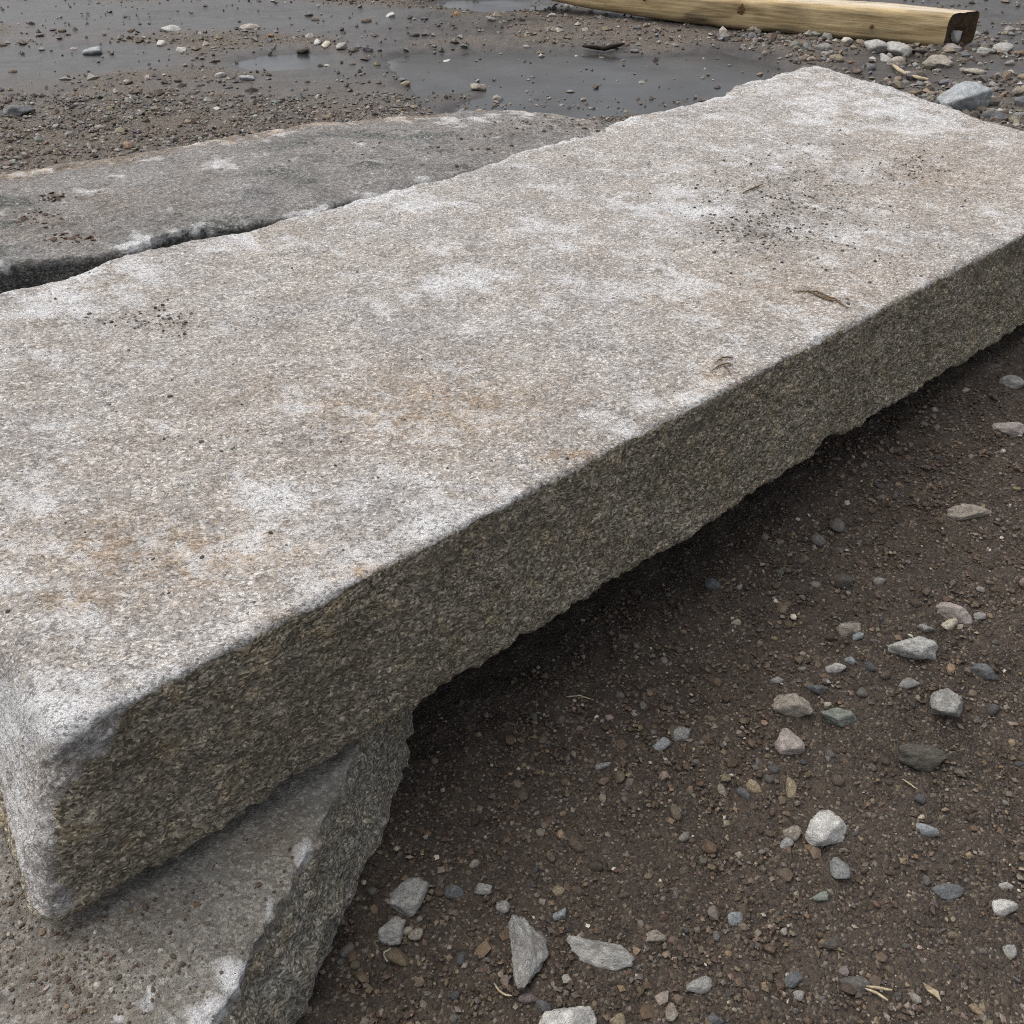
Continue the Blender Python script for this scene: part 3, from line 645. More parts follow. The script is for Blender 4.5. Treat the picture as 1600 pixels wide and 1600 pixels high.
PALE = (.47, .455, .425); GREY = (.32, .31, .29); WARM = (.30, .265, .22); TAN = (.30, .245, .165); SLATE = (.135, .139, .143); DARK = (.10, .088, .075); BLUE = (.29, .305, .31); PINK = (.34, .295, .265); GREEN = (.235, .25, .215); CREAM = (.50, .45, .36)
HERO = [
 # px, py, w, h, colour, mud, vein, rot, label
 (828, 1460, 56, 114, GREY, .35, 1, .12, 'long upright grey stone in front of the slab, largest of the near stones'),
 (886, 1584, 84, 64, PALE, .15, 0, .5, 'pale whitish stone cut off by the bottom edge of the picture'),
 (937, 1480, 100, 44, GREY, .6, 0, -.1, 'wide low grey stone just right of the long upright stone'),
 (638, 1384, 50, 64, GREY, .4, 0, -.35, 'tapered grey stone nearest the foot of the support block'),
 (614, 1449, 44, 44, GREY, .2, 0, .3, 'squat angular grey stone beside the support block, below the tapered one'),
 (650, 1454, 22, 26, WARM, .3, 0, 0, 'small warm grey stone touching the squat angular one on its right'),
 (622, 1491, 40, 34, (.15, .115, .075), .8, 0, 0, 'muddy brown stone below the squat angular grey stone'),
 (874, 1423, 22, 22, BLUE, .2, 0, .2, 'small blue grey stone right of the top of the long upright stone'),
 (787, 1413, 24, 24, GREY, .6, 0, .1, 'small square grey stone left of the long upright stone'),
 (741, 1346, 18, 18, WARM, .2, 0, .1, 'tiny cube shaped tan stone below the slab front'),
 (873, 1388, 20, 20, TAN, .4, 0, 0, 'small ochre stone above the long upright stone'),
 (710, 1390, 30, 24, SLATE, .5, 0, .2, 'small dark slate stone right of the tapered grey stone'),
 (754, 1386, 28, 20, GREY, .8, 0, 0, 'muddy grey pebble between the cube shaped stone and the square stone'),
 (826, 1556, 34, 18, (.16, .13, .12), .5, 0, 0, 'flat dull purple stone under the long upright stone'),
 (850, 1567, 24, 22, SLATE, .3, 0, 0, 'small slate stone left of the pale whitish stone at the bottom edge'),
 (942, 1193, 26, 16, GREY, .4, 0, .2, 'small flat grey stone in the bare soil below the slab middle'),
 (1033, 1160, 30, 24, BLUE, .2, 0, .2, 'blue grey wedge stone alone in the soil below the slab middle'),
 (1061, 1143, 36, 30, GREY, .9, 1, 0, 'rough muddy grey stone just right of the blue grey wedge'),
 (1024, 1459, 32, 22, WARM, .8, 0, 0, 'brown muddy stone right of the wide low grey stone'),
 (1092, 1534, 40, 28, GREY, .25, 0, .1, 'rounded grey stone near the bottom edge, right of the middle'),
 (1049, 1576, 20, 28, WARM, .4, 0, 0, 'small upright tan stone at the bottom edge below the rounded grey one'),
 (965, 1590, 24, 24, TAN, .5, 0, 0, 'small brownish stone at the bottom edge right of the pale whitish one'),
 (1118, 1590, 24, 18, SLATE, .2, 0, 0, 'small blue slate chip at the bottom edge'),
 (1151, 1431, 28, 22, BLUE, .1, 0, .4, 'light blue grey angular chip in the lower middle soil'),
 (1240, 1524, 32, 30, SLATE, .3, 0, 0, 'dark slate stone in the lower right soil above a small grey chip'),
 (1248, 1552, 18, 18, GREY, .2, 0, 0, 'small grey chip under the dark slate stone'),
 (1300, 1469, 46, 26, DARK, .5, 0, .1, 'dark flat stone half sunk in the lower right soil'),
 (1334, 1534, 46, 34, (.13, .12, .105), .7, 0, -.4, 'dark sloping stone next to the pale straw'),
 (1312, 1350, 28, 38, (.22, .225, .215), .1, 0, -.2, 'wedge shaped grey stone pointing down, below the large whitish one'),
 (1281, 1398, 24, 18, GREEN, .2, 0, 0, 'small greenish stone under the wedge shaped one'),
 (1287, 1287, 68, 58, PALE, .2, 0, .2, 'large whitish speckled stone in the middle of the right hand soil'),
 (1239, 1297, 28, 28, WARM, .6, 0, .2, 'brown stone touching the left side of the large whitish one'),
 (1228, 1314, 22, 20, GREY, .1, 0, .4, 'small angular grey stone below the brown one left of the whitish stone'),
 (1448, 1293, 36, 28, BLUE, .05, 0, -.1, 'clean light blue grey stone at right in smooth mud'),
 (1440, 1275, 12, 10, CREAM, .0, 0, 0, 'tiny cream pebble on top edge of the clean blue grey stone'),
 (1567, 1414, 38, 32, PALE, .15, 0, 0, 'pale angular stone near the right edge in the lower soil'),
 (1570, 1381, 22, 14, PALE, .05, 0, 0, 'small white chip above the pale angular stone at the right edge'),
 (1480, 1390, 48, 22, SLATE, .4, 0, .1, 'flat dark slate lying in mud left of the pale angular stone'),
 (1578, 1481, 20, 24, GREY, .1, 0, -.4, 'upright grey chip near the right edge, lowest there'),
 (1424, 1010, 72, 46, PALE, .2, 1, -.35, 'big pale grey veined stone, uppermost large one in the right hand soil'),
 (1477, 1088, 62, 62, GREY, .45, 1, .2, 'big rough grey peaked stone right of the banded green one'),
 (1440, 1178, 78, 54, (.12, .11, .09), .6, 1, -.1, 'large dark mud coated stone with wavy layers'),
 (1236, 1092, 60, 50, WARM, .15, 0, -.2, 'large smooth tan grey stone in the right hand soil'),
 (1230, 1148, 44, 50, PINK, .1, 0, .1, 'steep pinkish grey stone with dark base below the smooth tan one'),
 (1310, 1118, 54, 32, GREEN, .2, 1, -.2, 'greenish banded stone right of the smooth tan stone'),
 (1293, 1099, 12, 10, CREAM, .0, 0, 0, 'tiny cream pebble above the greenish banded stone'),
 (1276, 1074, 34, 20, SLATE, .7, 0, .2, 'dark slate pebble above right of the smooth tan stone'),
 (1305, 1040, 32, 20, PALE, .1, 0, .1, 'pale clean chip, left of a pair above the tan stone'),
 (1328, 1031, 18, 14, BLUE, .0, 0, 0, 'light bluish chip, right of a pair above the tan stone'),
 (1214, 1060, 20, 16, GREY, .2, 0, 0, 'small grey pebble above left of the smooth tan stone'),
 (1420, 1064, 32, 20, GREY, .3, 0, 0, 'low grey stone below the big pale veined one'),
 (1538, 1046, 42, 28, SLATE, .1, 0, -.5, 'blue slate sliver right of the big pale veined stone'),
 (1490, 955, 54, 28, PINK, .15, 0, -.3, 'pinkish pointed flat stone above the big pale veined one'),
 (1484, 973, 28, 18, CREAM, .05, 0, .2, 'cream stone lying against the pinkish pointed one'),
 (1530, 961, 20, 16, GREY, .1, 0, 0, 'rounded grey pebble right of the pinkish pointed stone'),
 (1447, 980, 26, 14, GREY, .5, 0, 0, 'flat dark grey pebble left of the cream stone'),
 (1326, 974, 36, 34, WARM, 1.0, 0, 0, 'muddy lump of stone standing in the soil left of the big pale one'),
 (1340, 992, 20, 16, BLUE, .2, 0, .5, 'small bluish stone under the muddy lump'),
 (1236, 1224, 18, 32, TAN, .3, 0, 0, 'narrow ochre pebble standing on end below the pinkish stone'),
 (1178, 1226, 18, 28, TAN, .4, 0, .5, 'slanting tan pebble left of the narrow ochre one'),
 (1128, 1229, 14, 20, WARM, .3, 0, 0, 'small upright tan pebble at the left of three tan pebbles'),
 (1162, 1237, 24, 18, SLATE, .4, 0, -.5, 'bluish slate pebble between the tan pebbles'),
 (1513, 797, 64, 22, WARM, .7, 0, -.1, 'flat half buried brownish stone right of the slab at mid height'),
 (1580, 594, 36, 26, GREY, .4, 0, 0, 'grey block shaped stone at the right edge under the slab end'),
 (1575, 668, 46, 22, PINK, .05, 0, -.2, 'thin pinkish slate flake near the right edge'),
 (1313, 902, 32, 30, DARK, 1.0, 0, 0, 'dark muddy clod stone below the slab shadow'),
 (1112, 910, 26, 22, SLATE, .3, 0, -.4, 'dark slate stone in the shadow under the slab front'),
 (1150, 970, 14, 10, CREAM, .0, 0, 0, 'tiny pale stone above an ochre pebble in shadow edge soil'),
 # far side
 (1500, 154, 72, 48, BLUE, .05, 0, -.55, 'big smooth blue grey boulder behind the far end of the slab'),
 (1555, 180, 40, 20, SLATE, .2, 1, 0, 'dark bluish stone right of the big smooth boulder'),
 (1541, 153, 24, 13, WARM, .1, 0, 0, 'rounded tan stone right of the big smooth boulder'),
 (1467, 96, 48, 22, WARM, .2, 0, -.1, 'brownish flat topped stone below the end of the timber'),
 (1402, 77, 32, 24, GREY, .2, 0, 0, 'grey boulder leaning against the timber side'),
 (1400, 97, 28, 18, WARM, .1, 0, 0, 'tan boulder directly below the one leaning on the timber'),
 (1367, 72, 30, 22, GREY, .2, 0, .3, 'grey sloping stone by the timber, left of the leaning boulder'),
 (1382, 90, 14, 13, GREY, .2, 0, 0, 'small grey stone between the sloping and the tan boulders'),
 (1434, 80, 22, 12, DARK, .3, 0, 0, 'low dark stone under the timber near its end'),
 (1566, 75, 28, 18, GREY, .2, 0, 0, 'grey stone right of the timber end'),
 (1538, 78, 26, 14, GREY, .6, 0, 0, 'dull grey stone just outside the timber end'),
 (1522, 112, 32, 13, WARM, .3, 0, .2, 'flat brown stone between timber end and blue grey boulder'),
 (1182, 124, 20, 10, GREY, .2, 0, 0, 'grey stone at the puddle edge behind the slab corner'),
 (697, 102, 30, 17, PALE, .1, 0, -.2, 'pale stone standing alone in the grey puddle'),
 (747, 137, 24, 15, WARM, .6, 0, 0, 'rough tan stone at the near shore of the puddle'),
 (776, 153, 20, 12, WARM, .2, 0, 0, 'small tan stone by the back edge of the grey slab'),
 (145, 80, 30, 13, BLUE, .1, 0, -.1, 'grey flat stone in the wet mud at left'),
 (270, 44, 26, 13, PALE, .1, 0, -.4, 'pale pointed stone in the far mud at upper left'),
 (252, 68, 12, 10, PALE, .0, 0, 0, 'small white stone below the pale pointed one at upper left'),
 (283, 78, 15, 7, PALE, .2, 0, 0, 'small flat pale stone right of the small white one'),
 (392, 42, 32, 11, PINK, .1, 0, -.1, 'flat pinkish slate in the far mud'),
 (30, 171, 46, 22, SLATE, .1, 0, .3, 'flat slate stone at the left edge behind the grey slab'),
 (345, 117, 24, 10, GREY, .3, 0, 0, 'low pale grey stone at the gravel edge, left of a pair'),
 (386, 122, 24, 9, BLUE, .3, 0, 0, 'low bluish stone at the gravel edge, right of a pair'),
 (474, 76, 20, 12, DARK, .2, 0, 0, 'dark stone at the left end of the row in the mud'),
 (497, 66, 10, 10, PALE, .1, 0, 0, 'small pale stone starting the row across the mud'),
 (509, 68, 12, 12, CREAM, .1, 0, 0, 'cream stone second in the row across the mud'),
 (533, 72, 16, 11, GREY, .1, 0, 0, 'grey stone in the middle of the row across the mud'),
 (551, 78, 18, 10, DARK, .3, 0, 0, 'dark stone past the middle of the row across the mud'),
 (575, 76, 16, 9, SLATE, .3, 0, 0, 'slate stone near the right end of the row across the mud'),
 (610, 24, 14, 8, PALE, .3, 0, 0, 'pale stone in the far mud left of the dark puddle'),
 (715, 21, 11, 7, (.30, .17, .09), .1, 0, 0, 'small orange brown stone below the dark far puddle'),
 (423, 56, 9, 7, (.34, .2, .1), .0, 0, 0, 'tiny orange stone right of the pinkish slate'),
 (888, 9, 12, 11, PALE, .0, 0, 0, 'small pale stone near the timber where it leaves the picture'),
 (833, 12, 10, 9, PALE, .1, 0, 0, 'small light stone right of the dark far puddle'),
]
for k, (px, py, w, h, c, mud, vein, rot, lab) in enumerate(HERO):
    big = w > 30; me = rock_mesh('stone', 100 + k, 4 if w > 40 else 3, 9 + k % 6, .13 if vein else .085)
    mat = M_VEIN if vein else (M_STONE if py > 300 else M_STONE_FAR); me.materials.append(mat)
    o = place_rock('stone', me, px, py, w, h, c, mud, rot, .30 if py > 300 else .25)
    tag(o, lab, 'stone', 'loose stones in the yard')
# white chip in the hollow of the beam end
p = at(1499, 60, .06); me = rock_mesh('stone_chip', 900, 3); me.materials.append(M_STONE_FAR)
ch = link('stone_chip', me); ch.scale = (.035, .035, .034); ch.location = (beam.location.x + .085, beam.location.y + .065, beam.location.z + .055); ch.color = (.42, .40, .38, .3)
tag(ch, 'white stone chip lodged in the hollow end of the timber', 'stone chip')

# medium pebbles, each one its own object
MARKS = [(828, 1460, 'the long upright grey stone'), (886, 1584, 'the pale stone cut off by the bottom edge'), (937, 1480, 'the wide low grey stone'), (638, 1384, 'the tapered grey stone'), (614, 1449, 'the squat angular grey stone'),
 (741, 1346, 'the tiny cube shaped tan stone'), (942, 1193, 'the small flat stone below the slab middle'), (1033, 1160, 'the blue grey wedge stone'), (1092, 1534, 'the rounded grey stone by the bottom edge'), (1151, 1431, 'the light blue grey chip'),
 (1240, 1524, 'the dark slate stone at lower right'), (1300, 1469, 'the dark flat half sunk stone'), (1380, 1555, 'the pale straw stalk'), (1455, 1556, 'the curled dry leaf'), (1312, 1350, 'the grey stone pointing down'), (1287, 1287, 'the large whitish speckled stone'),
 (1448, 1293, 'the clean light blue grey stone'), (1567, 1414, 'the pale angular stone by the right edge'), (1480, 1390, 'the flat dark slate in mud'), (1424, 1010, 'the big pale veined stone'), (1477, 1088, 'the rough peaked grey stone'),
 (1440, 1178, 'the large mud coated stone'), (1236, 1092, 'the large smooth tan stone'), (1230, 1148, 'the steep pinkish stone'), (1310, 1118, 'the greenish banded stone'), (1538, 1046, 'the blue slate sliver'), (1490, 955, 'the pinkish pointed stone'),
 (1178, 1226, 'the three tan pebbles'), (1513, 797, 'the flat half buried brownish stone'), (1575, 668, 'the thin pinkish slate flake'), (1313, 902, 'the dark muddy clod'), (1112, 910, 'the slate stone in the slab shadow'),
 (1500, 154, 'the big blue grey boulder'), (1467, 96, 'the flat topped stone under the timber end'), (1402, 77, 'the boulder leaning on the timber'), (697, 102, 'the pale stone alone in the puddle'), (747, 137, 'the rough tan stone on the puddle shore'),
 (145, 80, 'the flat grey stone in the mud'), (270, 44, 'the pale pointed far stone'), (392, 42, 'the flat pinkish slate'), (30, 171, 'the flat slate at the left edge'), (365, 119, 'the low pair at the gravel edge'), (525, 71, 'the row of stones across the mud'), (480, 1600, 'the foot of the support block')]
def pebble_label(nm, px, py):
    far = py < 300; a, b, t = min((m_ for m_ in MARKS if (m_[1] < 300) == far), key=lambda m_: math.hypot(m_[0] - px, (m_[1] - py) * (2 if far else 1)))
    dx, dy = px - a, (py - b) * (2 if far else 1)
    side = ('right of' if dx > 0 else 'left of') if abs(dx) > 1.8 * abs(dy) else ('below' if dy > 0 else 'above') if abs(dy) > 1.8 * abs(dx) else ('below ' if dy > 0 else 'above ') + ('right of' if dx > 0 else 'left of')
    return 'small %s pebble %s %s' % (nm, side, t)
PMESH = [rock_mesh('pebble', 300 + k, 2, 8 + k % 5, .06) for k in range(14)]
for m_ in PMESH: m_.materials.append(M_STONE)
COLS = [('brown', (.135, .105, .078), .5), ('grey', (.22, .21, .195), .4), ('slate', (.115, .117, .12), .3), ('tan', (.27, .22, .155), .4), ('pale', (.42, .39, .345), .1), ('rusty', (.21, .14, .09), .3)]
CW = [.34, .24, .14, .13, .10, .05]
ZN = {'near': 'in the dark soil in front of the slab', 'under': 'in the soil close below the slab front', 'far': 'in the muddy gravel behind the slabs', 'corner': 'in the rubble behind the far slab end'}
taken = [(h_[0], h_[1], max(h_[2], h_[3])) for h_ in HERO]
def free(px, py, r): return all(math.hypot(px - a, py - b) > (r + c) * .55 for a, b, c in taken)
count = 0; tries = 0
zones = [('near', (500, 1180, 1600, 1600), 125), ('near', (1150, 900, 1600, 1250), 42), ('under', (800, 560, 1600, 1200), 22), ('far', (0, 10, 1000, 230), 46), ('corner', (1250, 60, 1600, 200), 30)]
for z, (x0, y0, x1, y1), nn_ in zones:
    k = 0; tries = 0
    while k < nn_ and tries < 6000:
        tries += 1; px, py = random.uniform(x0, x1), random.uniform(y0, y1)
        if z == 'far':
            w = random.uniform(9, 15); h = w * random.uniform(.45, .65)
        elif z == 'corner': w = random.uniform(10, 22); h = w * random.uniform(.5, .75)
        else: w = min(26, 9 + random.expovariate(1 / 4.5)); h = w * random.uniform(.65, 1.05)
        if not free(px, py, w): continue
        if ray_px(px, py) or ray_px(px, py + h): continue
        if z == 'under' and py - (1499 - .618 * px) > 190: continue
        if z != 'far' and z != 'corner' and py < 1499 - .618 * px + 25: continue
        ci = random.choices(range(6), CW)[0]; nm, c, mud = COLS[ci]
        f = random.uniform(.7, 1.15); c = tuple(v * f for v in c) if z in ('far', 'corner') else tuple(v * f * .7 + m_ * .3 for v, m_ in zip(c, (.075, .06, .048)))
        o = place_rock('pebble', random.choice(PMESH), px, py, w, h, c, mud, random.uniform(0, 6.28), .3)
        tag(o, pebble_label(nm, px, py), 'pebble', 'small %s pebbles %s' % (nm, ZN[z]))
        taken.append((px, py, w)); k += 1

from collections import defaultdict
same = defaultdict(list)
for o in bpy.data.objects:
    if o.name.startswith('pebble'): same[o['label']].append(o)
ORD = ['nearest', 'second', 'third', 'fourth', 'fifth', 'sixth', 'seventh', 'eighth']
NUM = ['', 'one', 'two', 'three', 'four', 'five', 'six', 'seven', 'eight']
for lab, L in same.items():
    if 2 <= len(L) <= 8:
        mk = next(m_ for m_ in MARKS if lab.endswith(m_[2]))
        def dist(o):
            a, b, _ = proj(np.array(o.location)); return math.hypot(a - mk[0], b - mk[1])
        for k, o in enumerate(sorted(L, key=dist)):
            o['label'] = lab + (', ' + ('nearer one' if k == 0 else 'farther one') if len(L) == 2 else ', %s of %s' % (ORD[k], NUM[len(L)]))

# ------------------------------------------------------------------ fine gravel: real grains, one object
def octa():
    V = np.array([(1, 0, 0), (-1, 0, 0), (0, 1, 0), (0, -1, 0), (0, 0, 1), (0, 0, -1)], float)
    F = np.array([(0, 2, 4), (2, 1, 4), (1, 3, 4), (3, 0, 4), (2, 0, 5), (1, 2, 5), (3, 1, 5), (0, 3, 5)]); return V, F
def ico1():
    bm = bmesh.new(); bmesh.ops.create_icosphere(bm, subdivisions=1, radius=1)
    V = np.array([v.co[:] for v in bm.verts]); F = np.array([[v.index for v in f.verts] for f in bm.faces]); bm.free(); return V, F
def bake_grains(pos, size, colr, base, seed, flat=.65, jitter=.28):
    r = np.random.default_rng(seed); V0, F0 = base; n = len(pos); m = len(V0)
    S = size[:, None] * r.uniform(.65, 1.25, (n, 3)) * np.array([1, 1, flat])
    V = V0[None] * (1 + r.uniform(-jitter, jitter, (n, m, 1))) * S[:, None, :]
    a = r.uniform(0, 6.283, n); ca, sa = np.cos(a), np.sin(a); tx = r.normal(0, .35, n); ct, st = np.cos(tx), np.sin(tx)
    y = V[:, :, 1] * ct[:, None] - V[:, :, 2] * st[:, None]; zz = V[:, :, 1] * st[:, None] + V[:, :, 2] * ct[:, None]; x = V[:, :, 0]
    V = np.stack([x * ca[:, None] - y * sa[:, None], x * sa[:, None] + y * ca[:, None], zz], -1) + pos[:, None, :]
    F = (F0[None] + (np.arange(n) * m)[:, None, None]).reshape(-1, 3)
    return V.reshape(-1, 3), F, np.repeat(colr, m, 0)
PAL = np.array([(.055, .043, .034), (.085, .066, .05), (.12, .098, .075), (.16, .15, .138), (.11, .112, .115), (.20, .162, .112), (.16, .112, .075), (.33, .305, .27), (.24, .22, .195)])
PW = np.array([.22, .20, .16, .12, .10, .09, .03, .03, .05])
def palette(n, r, far=False):
    w = PW.copy()
    if far: w[3] += .15; w[8] += .10; w[2] += .05; w[:2] *= .6
    w /= w.sum(); c = PAL[r.choice(len(PAL), n, p=w)]
    if not far: c = (c * .58 + np.array([(.072, .051, .037)]) * .42) * np.array([(1.04, .97, .89)])
    c = np.where(r.random((n, 1)) < (0 if far else .012), np.array([(.36, .33, .28)]), c)
    return c * r.uniform(.65, 1.35, (n, 1)) * r.uniform(.94, 1.06, (n, 3))
allV, allF, allC = [], [], []; off_ = 0
def addg(V, F, C_):
    global off_
    allV.append(V); allF.append(F + off_); allC.append(C_); off_ += len(V)
slab_poly = np.array([A[:2], B[:2], C[:2], D[:2]])
def in_quad(P, Q):
    ins = np.ones(len(P), bool); s0 = None
    for k in range(4):
        a, b = Q[k], Q[(k + 1) % 4]; cr = (b[0] - a[0]) * (P[:, 1] - a[1]) - (b[1] - a[1]) * (P[:, 0] - a[0])
        if s0 is None: s0 = np.sign(((b[0] - a[0]) * (Q.mean(0)[1] - a[1]) - (b[1] - a[1]) * (Q.mean(0)[0] - a[0])))
        ins &= cr * s0 > 0
    return ins
def scatter(x0, x1, y0, y1, per_m2, smin, smean, base, seed, far=False, keep=None, smax=.03):
    r = np.random.default_rng(seed); n = int((x1 - x0) * (y1 - y0) * per_m2)
    P = np.stack([r.uniform(x0, x1, n), r.uniform(y0, y1, n)], 1)
    cen = slab_poly.mean(0); Q = cen + (slab_poly - cen) * .86
    ok = ~in_quad(P, Q) & ~((P[:, 0] < -.32) & (P[:, 1] < 1.5) & (P[:, 1] > -1))
    qx, qy, _ = proj(np.concatenate([P, np.zeros((n, 1))], 1)); ok &= (qx > -350) & (qx < 1950) & (qy > -120) & (qy < 1800)
    P = P[ok]; z, wet, _ = ground_parts(P[:, 0], P[:, 1])
    clump = fbm(np.concatenate([P, np.zeros((len(P), 1))], 1), 3.0, 3, .6, 40.0)
    pr = np.clip((.75 + .7 * clump) if smax < .0065 or far else (.62 + 1.15 * clump), .08, 1) * (1 - .90 * np.clip(wet, 0, 1) * (1 if far else 0))
    k = r.random(len(P)) < pr; P, z = P[k], z[k]; n = len(P)
    size = np.minimum(smin + r.exponential(smean, n), smax)
    pos = np.stack([P[:, 0], P[:, 1], np.maximum(z, WATER_Z - .003) + size * .15 + .002], 1)
    V, F, C_ = bake_grains(pos, size, palette(n, r, far), base, seed + 1); addg(V, F, C_)
OC, IC = octa(), ico1()
scatter(-.35, 2.3, .40, 2.0, 24000, .0012, .0011, OC, 51, smax=.006)
scatter(-.35, 2.3, .40, 2.4, 2200, .003, .0018, IC, 53, smax=.010)
scatter(.2, 3.2, 2.0, 4.5, 4000, .003, .002, OC, 55, smax=.010)
scatter(-4.2, 1.2, 2.6, 4.9, 3400, .0045, .0028, OC, 57, True, smax=.014)
scatter(-4.2, 1.2, 2.6, 4.9, 500, .007, .004, IC, 58, True, smax=.024)
scatter(-4.5, 4.5, 4.7, 8.2, 620, .006, .005, OC, 59, True, smax=.03)
scatter(1.2, 4.2, 3.3, 6.6, 760, .008, .008, IC, 61, True, smax=.045)
gv, gf, gc = np.concatenate(allV), np.concatenate(allF), np.concatenate(allC)
gme = mesh_np('gravel', gv, gf, False); add_col(gme, 'gcol', gc)
tag(link('gravel', gme, M_GRAIN), 'fine mixed gravel strewn over the soil', 'gravel', kind='stuff')

# grit lying on the support stone
def drop(tree, x, y):
    h = tree.ray_cast(Vector((x, y, 2)), Vector((0, 0, -1))); return h[0]
def on_stone(spots, tree, seed, name, label, cat, mat, size, cpal=True, flat=.6):
    r = np.random.default_rng(seed); pos, sz = [], []
    for (px, py, rx, ry, n) in spots:
        for _ in range(n):
            h = ray_px(px + r.normal() * rx, py + r.normal() * ry)
            if h is None: continue
            g = drop(tree, h[0].x, h[0].y)
            if g is None or abs(g.z - h[0].z) > .02: continue
            s = size[0] + r.exponential(size[1]); pos.append((g.x, g.y, g.z + s * .15)); sz.append(min(s, size[2]))
    pos, sz = np.array(pos), np.array(sz)
    c = palette(len(pos), r) if cpal else np.tile(np.array([(.062, .049, .038)]), (len(pos), 1)) * r.uniform(.5, 1.6, (len(pos), 1))
    V, F, C_ = bake_grains(pos, sz, c, IC, seed + 5, flat); me = mesh_np(name, V, F, False); add_col(me, 'gcol', C_)
    return tag(link(name, me, mat), label, cat, kind='stuff')
on_stone([(100, 1535, 100, 50, 700), (190, 1480, 90, 50, 320), (30, 1400, 30, 60, 300), (330, 1390, 90, 50, 160)], BV_SUP, 71, 'grit', 'loose grit strewn on top of the support stone', 'grit', M_GRAIN, (.0007, .0007, .004))
on_stone([(1235, 310, 80, 45, 900), (1190, 365, 50, 14, 260), (1420, 262, 40, 12, 200), (240, 500, 60, 12, 130), (700, 600, 420, 180, 150), (1400, 440, 90, 60, 60), (300, 650, 160, 110, 30)], BV_SLAB, 73, 'soil_crumbs', 'dark soil crumbs scattered on the pale slab', 'soil', M_GRAIN, (.0009, .0009, .0042), False)
on_stone([(85, 308, 16, 5, 40), (60, 340, 30, 8, 50), (115, 372, 20, 5, 45), (700, 235, 90, 18, 60), (860, 195, 50, 8, 90)], BV_REAR, 75, 'leaf_litter', 'brown leaf litter and crumbs on the grey rear slab', 'leaf litter', M_LEAF, (.0018, .0018, .008), False, .25)

# ------------------------------------------------------------------ twigs, straw, leaves
def tube(name, strands, mat, rad):
    V, F = [], []
    for pts in strands:
        pts = np.array(pts, float); n = len(pts); b0 = len(V)
        for k in range(n):
            d = pts[min(k + 1, n - 1)] - pts[max(k - 1, 0)]; d /= np.linalg.norm(d) + 1e-9
            a = np.cross(d, (0, 0, 1)); a /= np.linalg.norm(a) + 1e-9; b = np.cross(a, d); rr = rad * (1 - .6 * abs(2 * k / (n - 1) - 1) ** 3)
            for q in range(6): V.append(pts[k] + rr * (math.cos(q * 1.0472) * a + math.sin(q * 1.0472) * b))
        for k in range(n - 1):
            for q in range(6): F.append((b0 + k * 6 + q, b0 + k * 6 + (q + 1) % 6, b0 + (k + 1) * 6 + (q + 1) % 6, b0 + (k + 1) * 6 + q))
    V = np.array(V); c = V.mean(0); c[2] = V[:, 2].min(); me = mesh_np(name, V - c, np.array(F)); o = link(name, me, mat); o.location = c; return o
def strand_px(pts, lift, ground=False, wob=2.0):
    P = []
    dense = []
    for k in range(len(pts) - 1):
        for f in np.linspace(0, 1, 5)[:-1]: dense.append((pts[k][0] + f * (pts[k + 1][0] - pts[k][0]), pts[k][1] + f * (pts[k + 1][1] - pts[k][1])))
    dense.append(pts[-1])
    for (x, y) in dense:
        x += random.gauss(0, wob * .4); y += random.gauss(0, wob * .4)
        h = None if ground else ray_px(x, y)
        q = np.array(h[0]) if h else at_ground(x, y); P.append(q + np.array([0, 0, lift]))
    return P
tag(tube('grass_wisp', [strand_px(p, .003, wob=1) for p in [[(1238, 457), (1275, 458), (1305, 470), (1325, 484)], [(1260, 455), (1285, 466), (1300, 472)], [(1268, 460), (1290, 470), (1312, 473)]]], M_TWIG, .0016), 'wisp of dry brown grass on the slab near its front edge, right one', 'dry grass', 'grass wisps on the slab')
tag(tube('grass_wisp', [strand_px(p, .003, wob=1.2) for p in [[(1110, 582), (1130, 570), (1142, 590)], [(1118, 570), (1128, 560), (1146, 562)], [(1122, 574), (1138, 570), (1145, 574)]]], M_TWIG, .0014), 'tangled dry brown grass on the slab front edge, left one', 'dry grass', 'grass wisps on the slab')
tag(tube('thin_twig', [strand_px([(1160, 304), (1176, 297), (1192, 290)], .004, wob=.5)], M_TWIG, .002), 'single thin brown twig among soil crumbs on the slab', 'twig')
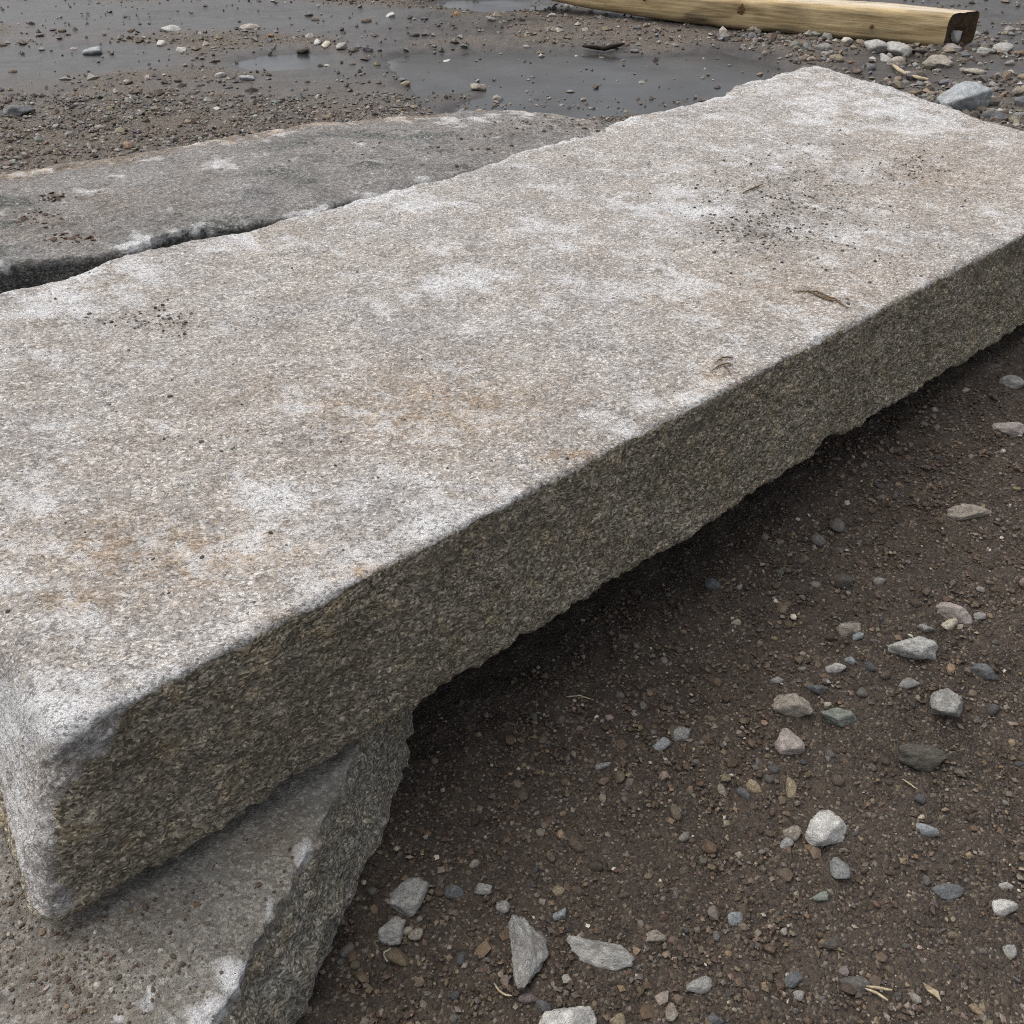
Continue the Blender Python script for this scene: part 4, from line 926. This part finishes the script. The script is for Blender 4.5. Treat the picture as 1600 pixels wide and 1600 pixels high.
tag(tube('pale_twig', [strand_px([(1394, 108), (1402, 115), (1414, 122)], .02, True, .4)], M_STRAW, .010), 'bent pale twig behind the far slab end, left piece', 'twig', 'pale twigs behind the slab end')
tag(tube('pale_twig', [strand_px([(1424, 125), (1436, 129), (1449, 131)], .02, True, .4)], M_STRAW, .009), 'straight pale twig behind the far slab end, right piece', 'twig', 'pale twigs behind the slab end')
tag(tube('dark_stick', [strand_px([(910, 78), (930, 80), (945, 82), (960, 78), (975, 74)], .02, True, .3)], M_CRACK, .013), 'dark bent stick floating in the puddle', 'stick')
tag(tube('straw_stalk', [strand_px([(1350, 1548), (1368, 1555), (1386, 1567)], .006, True, .5), strand_px([(1352, 1545), (1372, 1548), (1392, 1551)], .007, True, .5)], M_STRAW, .0019), 'pale split straw stalk on the soil at lower right', 'straw')
tag(tube('dry_stem', [strand_px([(1408, 1220), (1420, 1228), (1432, 1236)], .005, True, .6)], M_STRAW, .0012), 'short dry stem below the large mud coated stone', 'straw')
tag(tube('dry_stem', [strand_px([(885, 1092), (905, 1090), (925, 1096)], .005, True, .6)], M_STRAW, .0011), 'thin pale dry stem at the shadow edge under the slab', 'straw')
tag(tube('root_fibre', [strand_px([(772, 1540), (780, 1552), (790, 1558), (800, 1560)], .006, True, .6)], M_STRAW, .0015), 'pale curled root fibre below the long upright stone', 'root')
def leaf(pts, label, lift=.008):
    P = np.array([at_ground(*p) for p in pts]); c = P.mean(0); P = P - c; P[:, 2] += lift; n = len(P)
    P[::2, 2] += .004
    V = np.concatenate([P, P - np.array([0, 0, .0012]), [[0, 0, lift + .006], [0, 0, lift + .0045]]]); F = []
    for k in range(n):
        j = (k + 1) % n; F += [(k, j, 2 * n), (j + n, k + n, 2 * n + 1), (k, k + n, j + n), (k, j + n, j)]
    o = link('dead_leaf', mesh_np('dead_leaf', V, np.array(F), False), M_STRAW); o.location = c; tag(o, label, 'leaf')
leaf([(1438, 1542), (1450, 1546), (1462, 1556), (1468, 1570), (1456, 1562), (1446, 1552)], 'curled dry yellowish leaf on the soil at lower right')
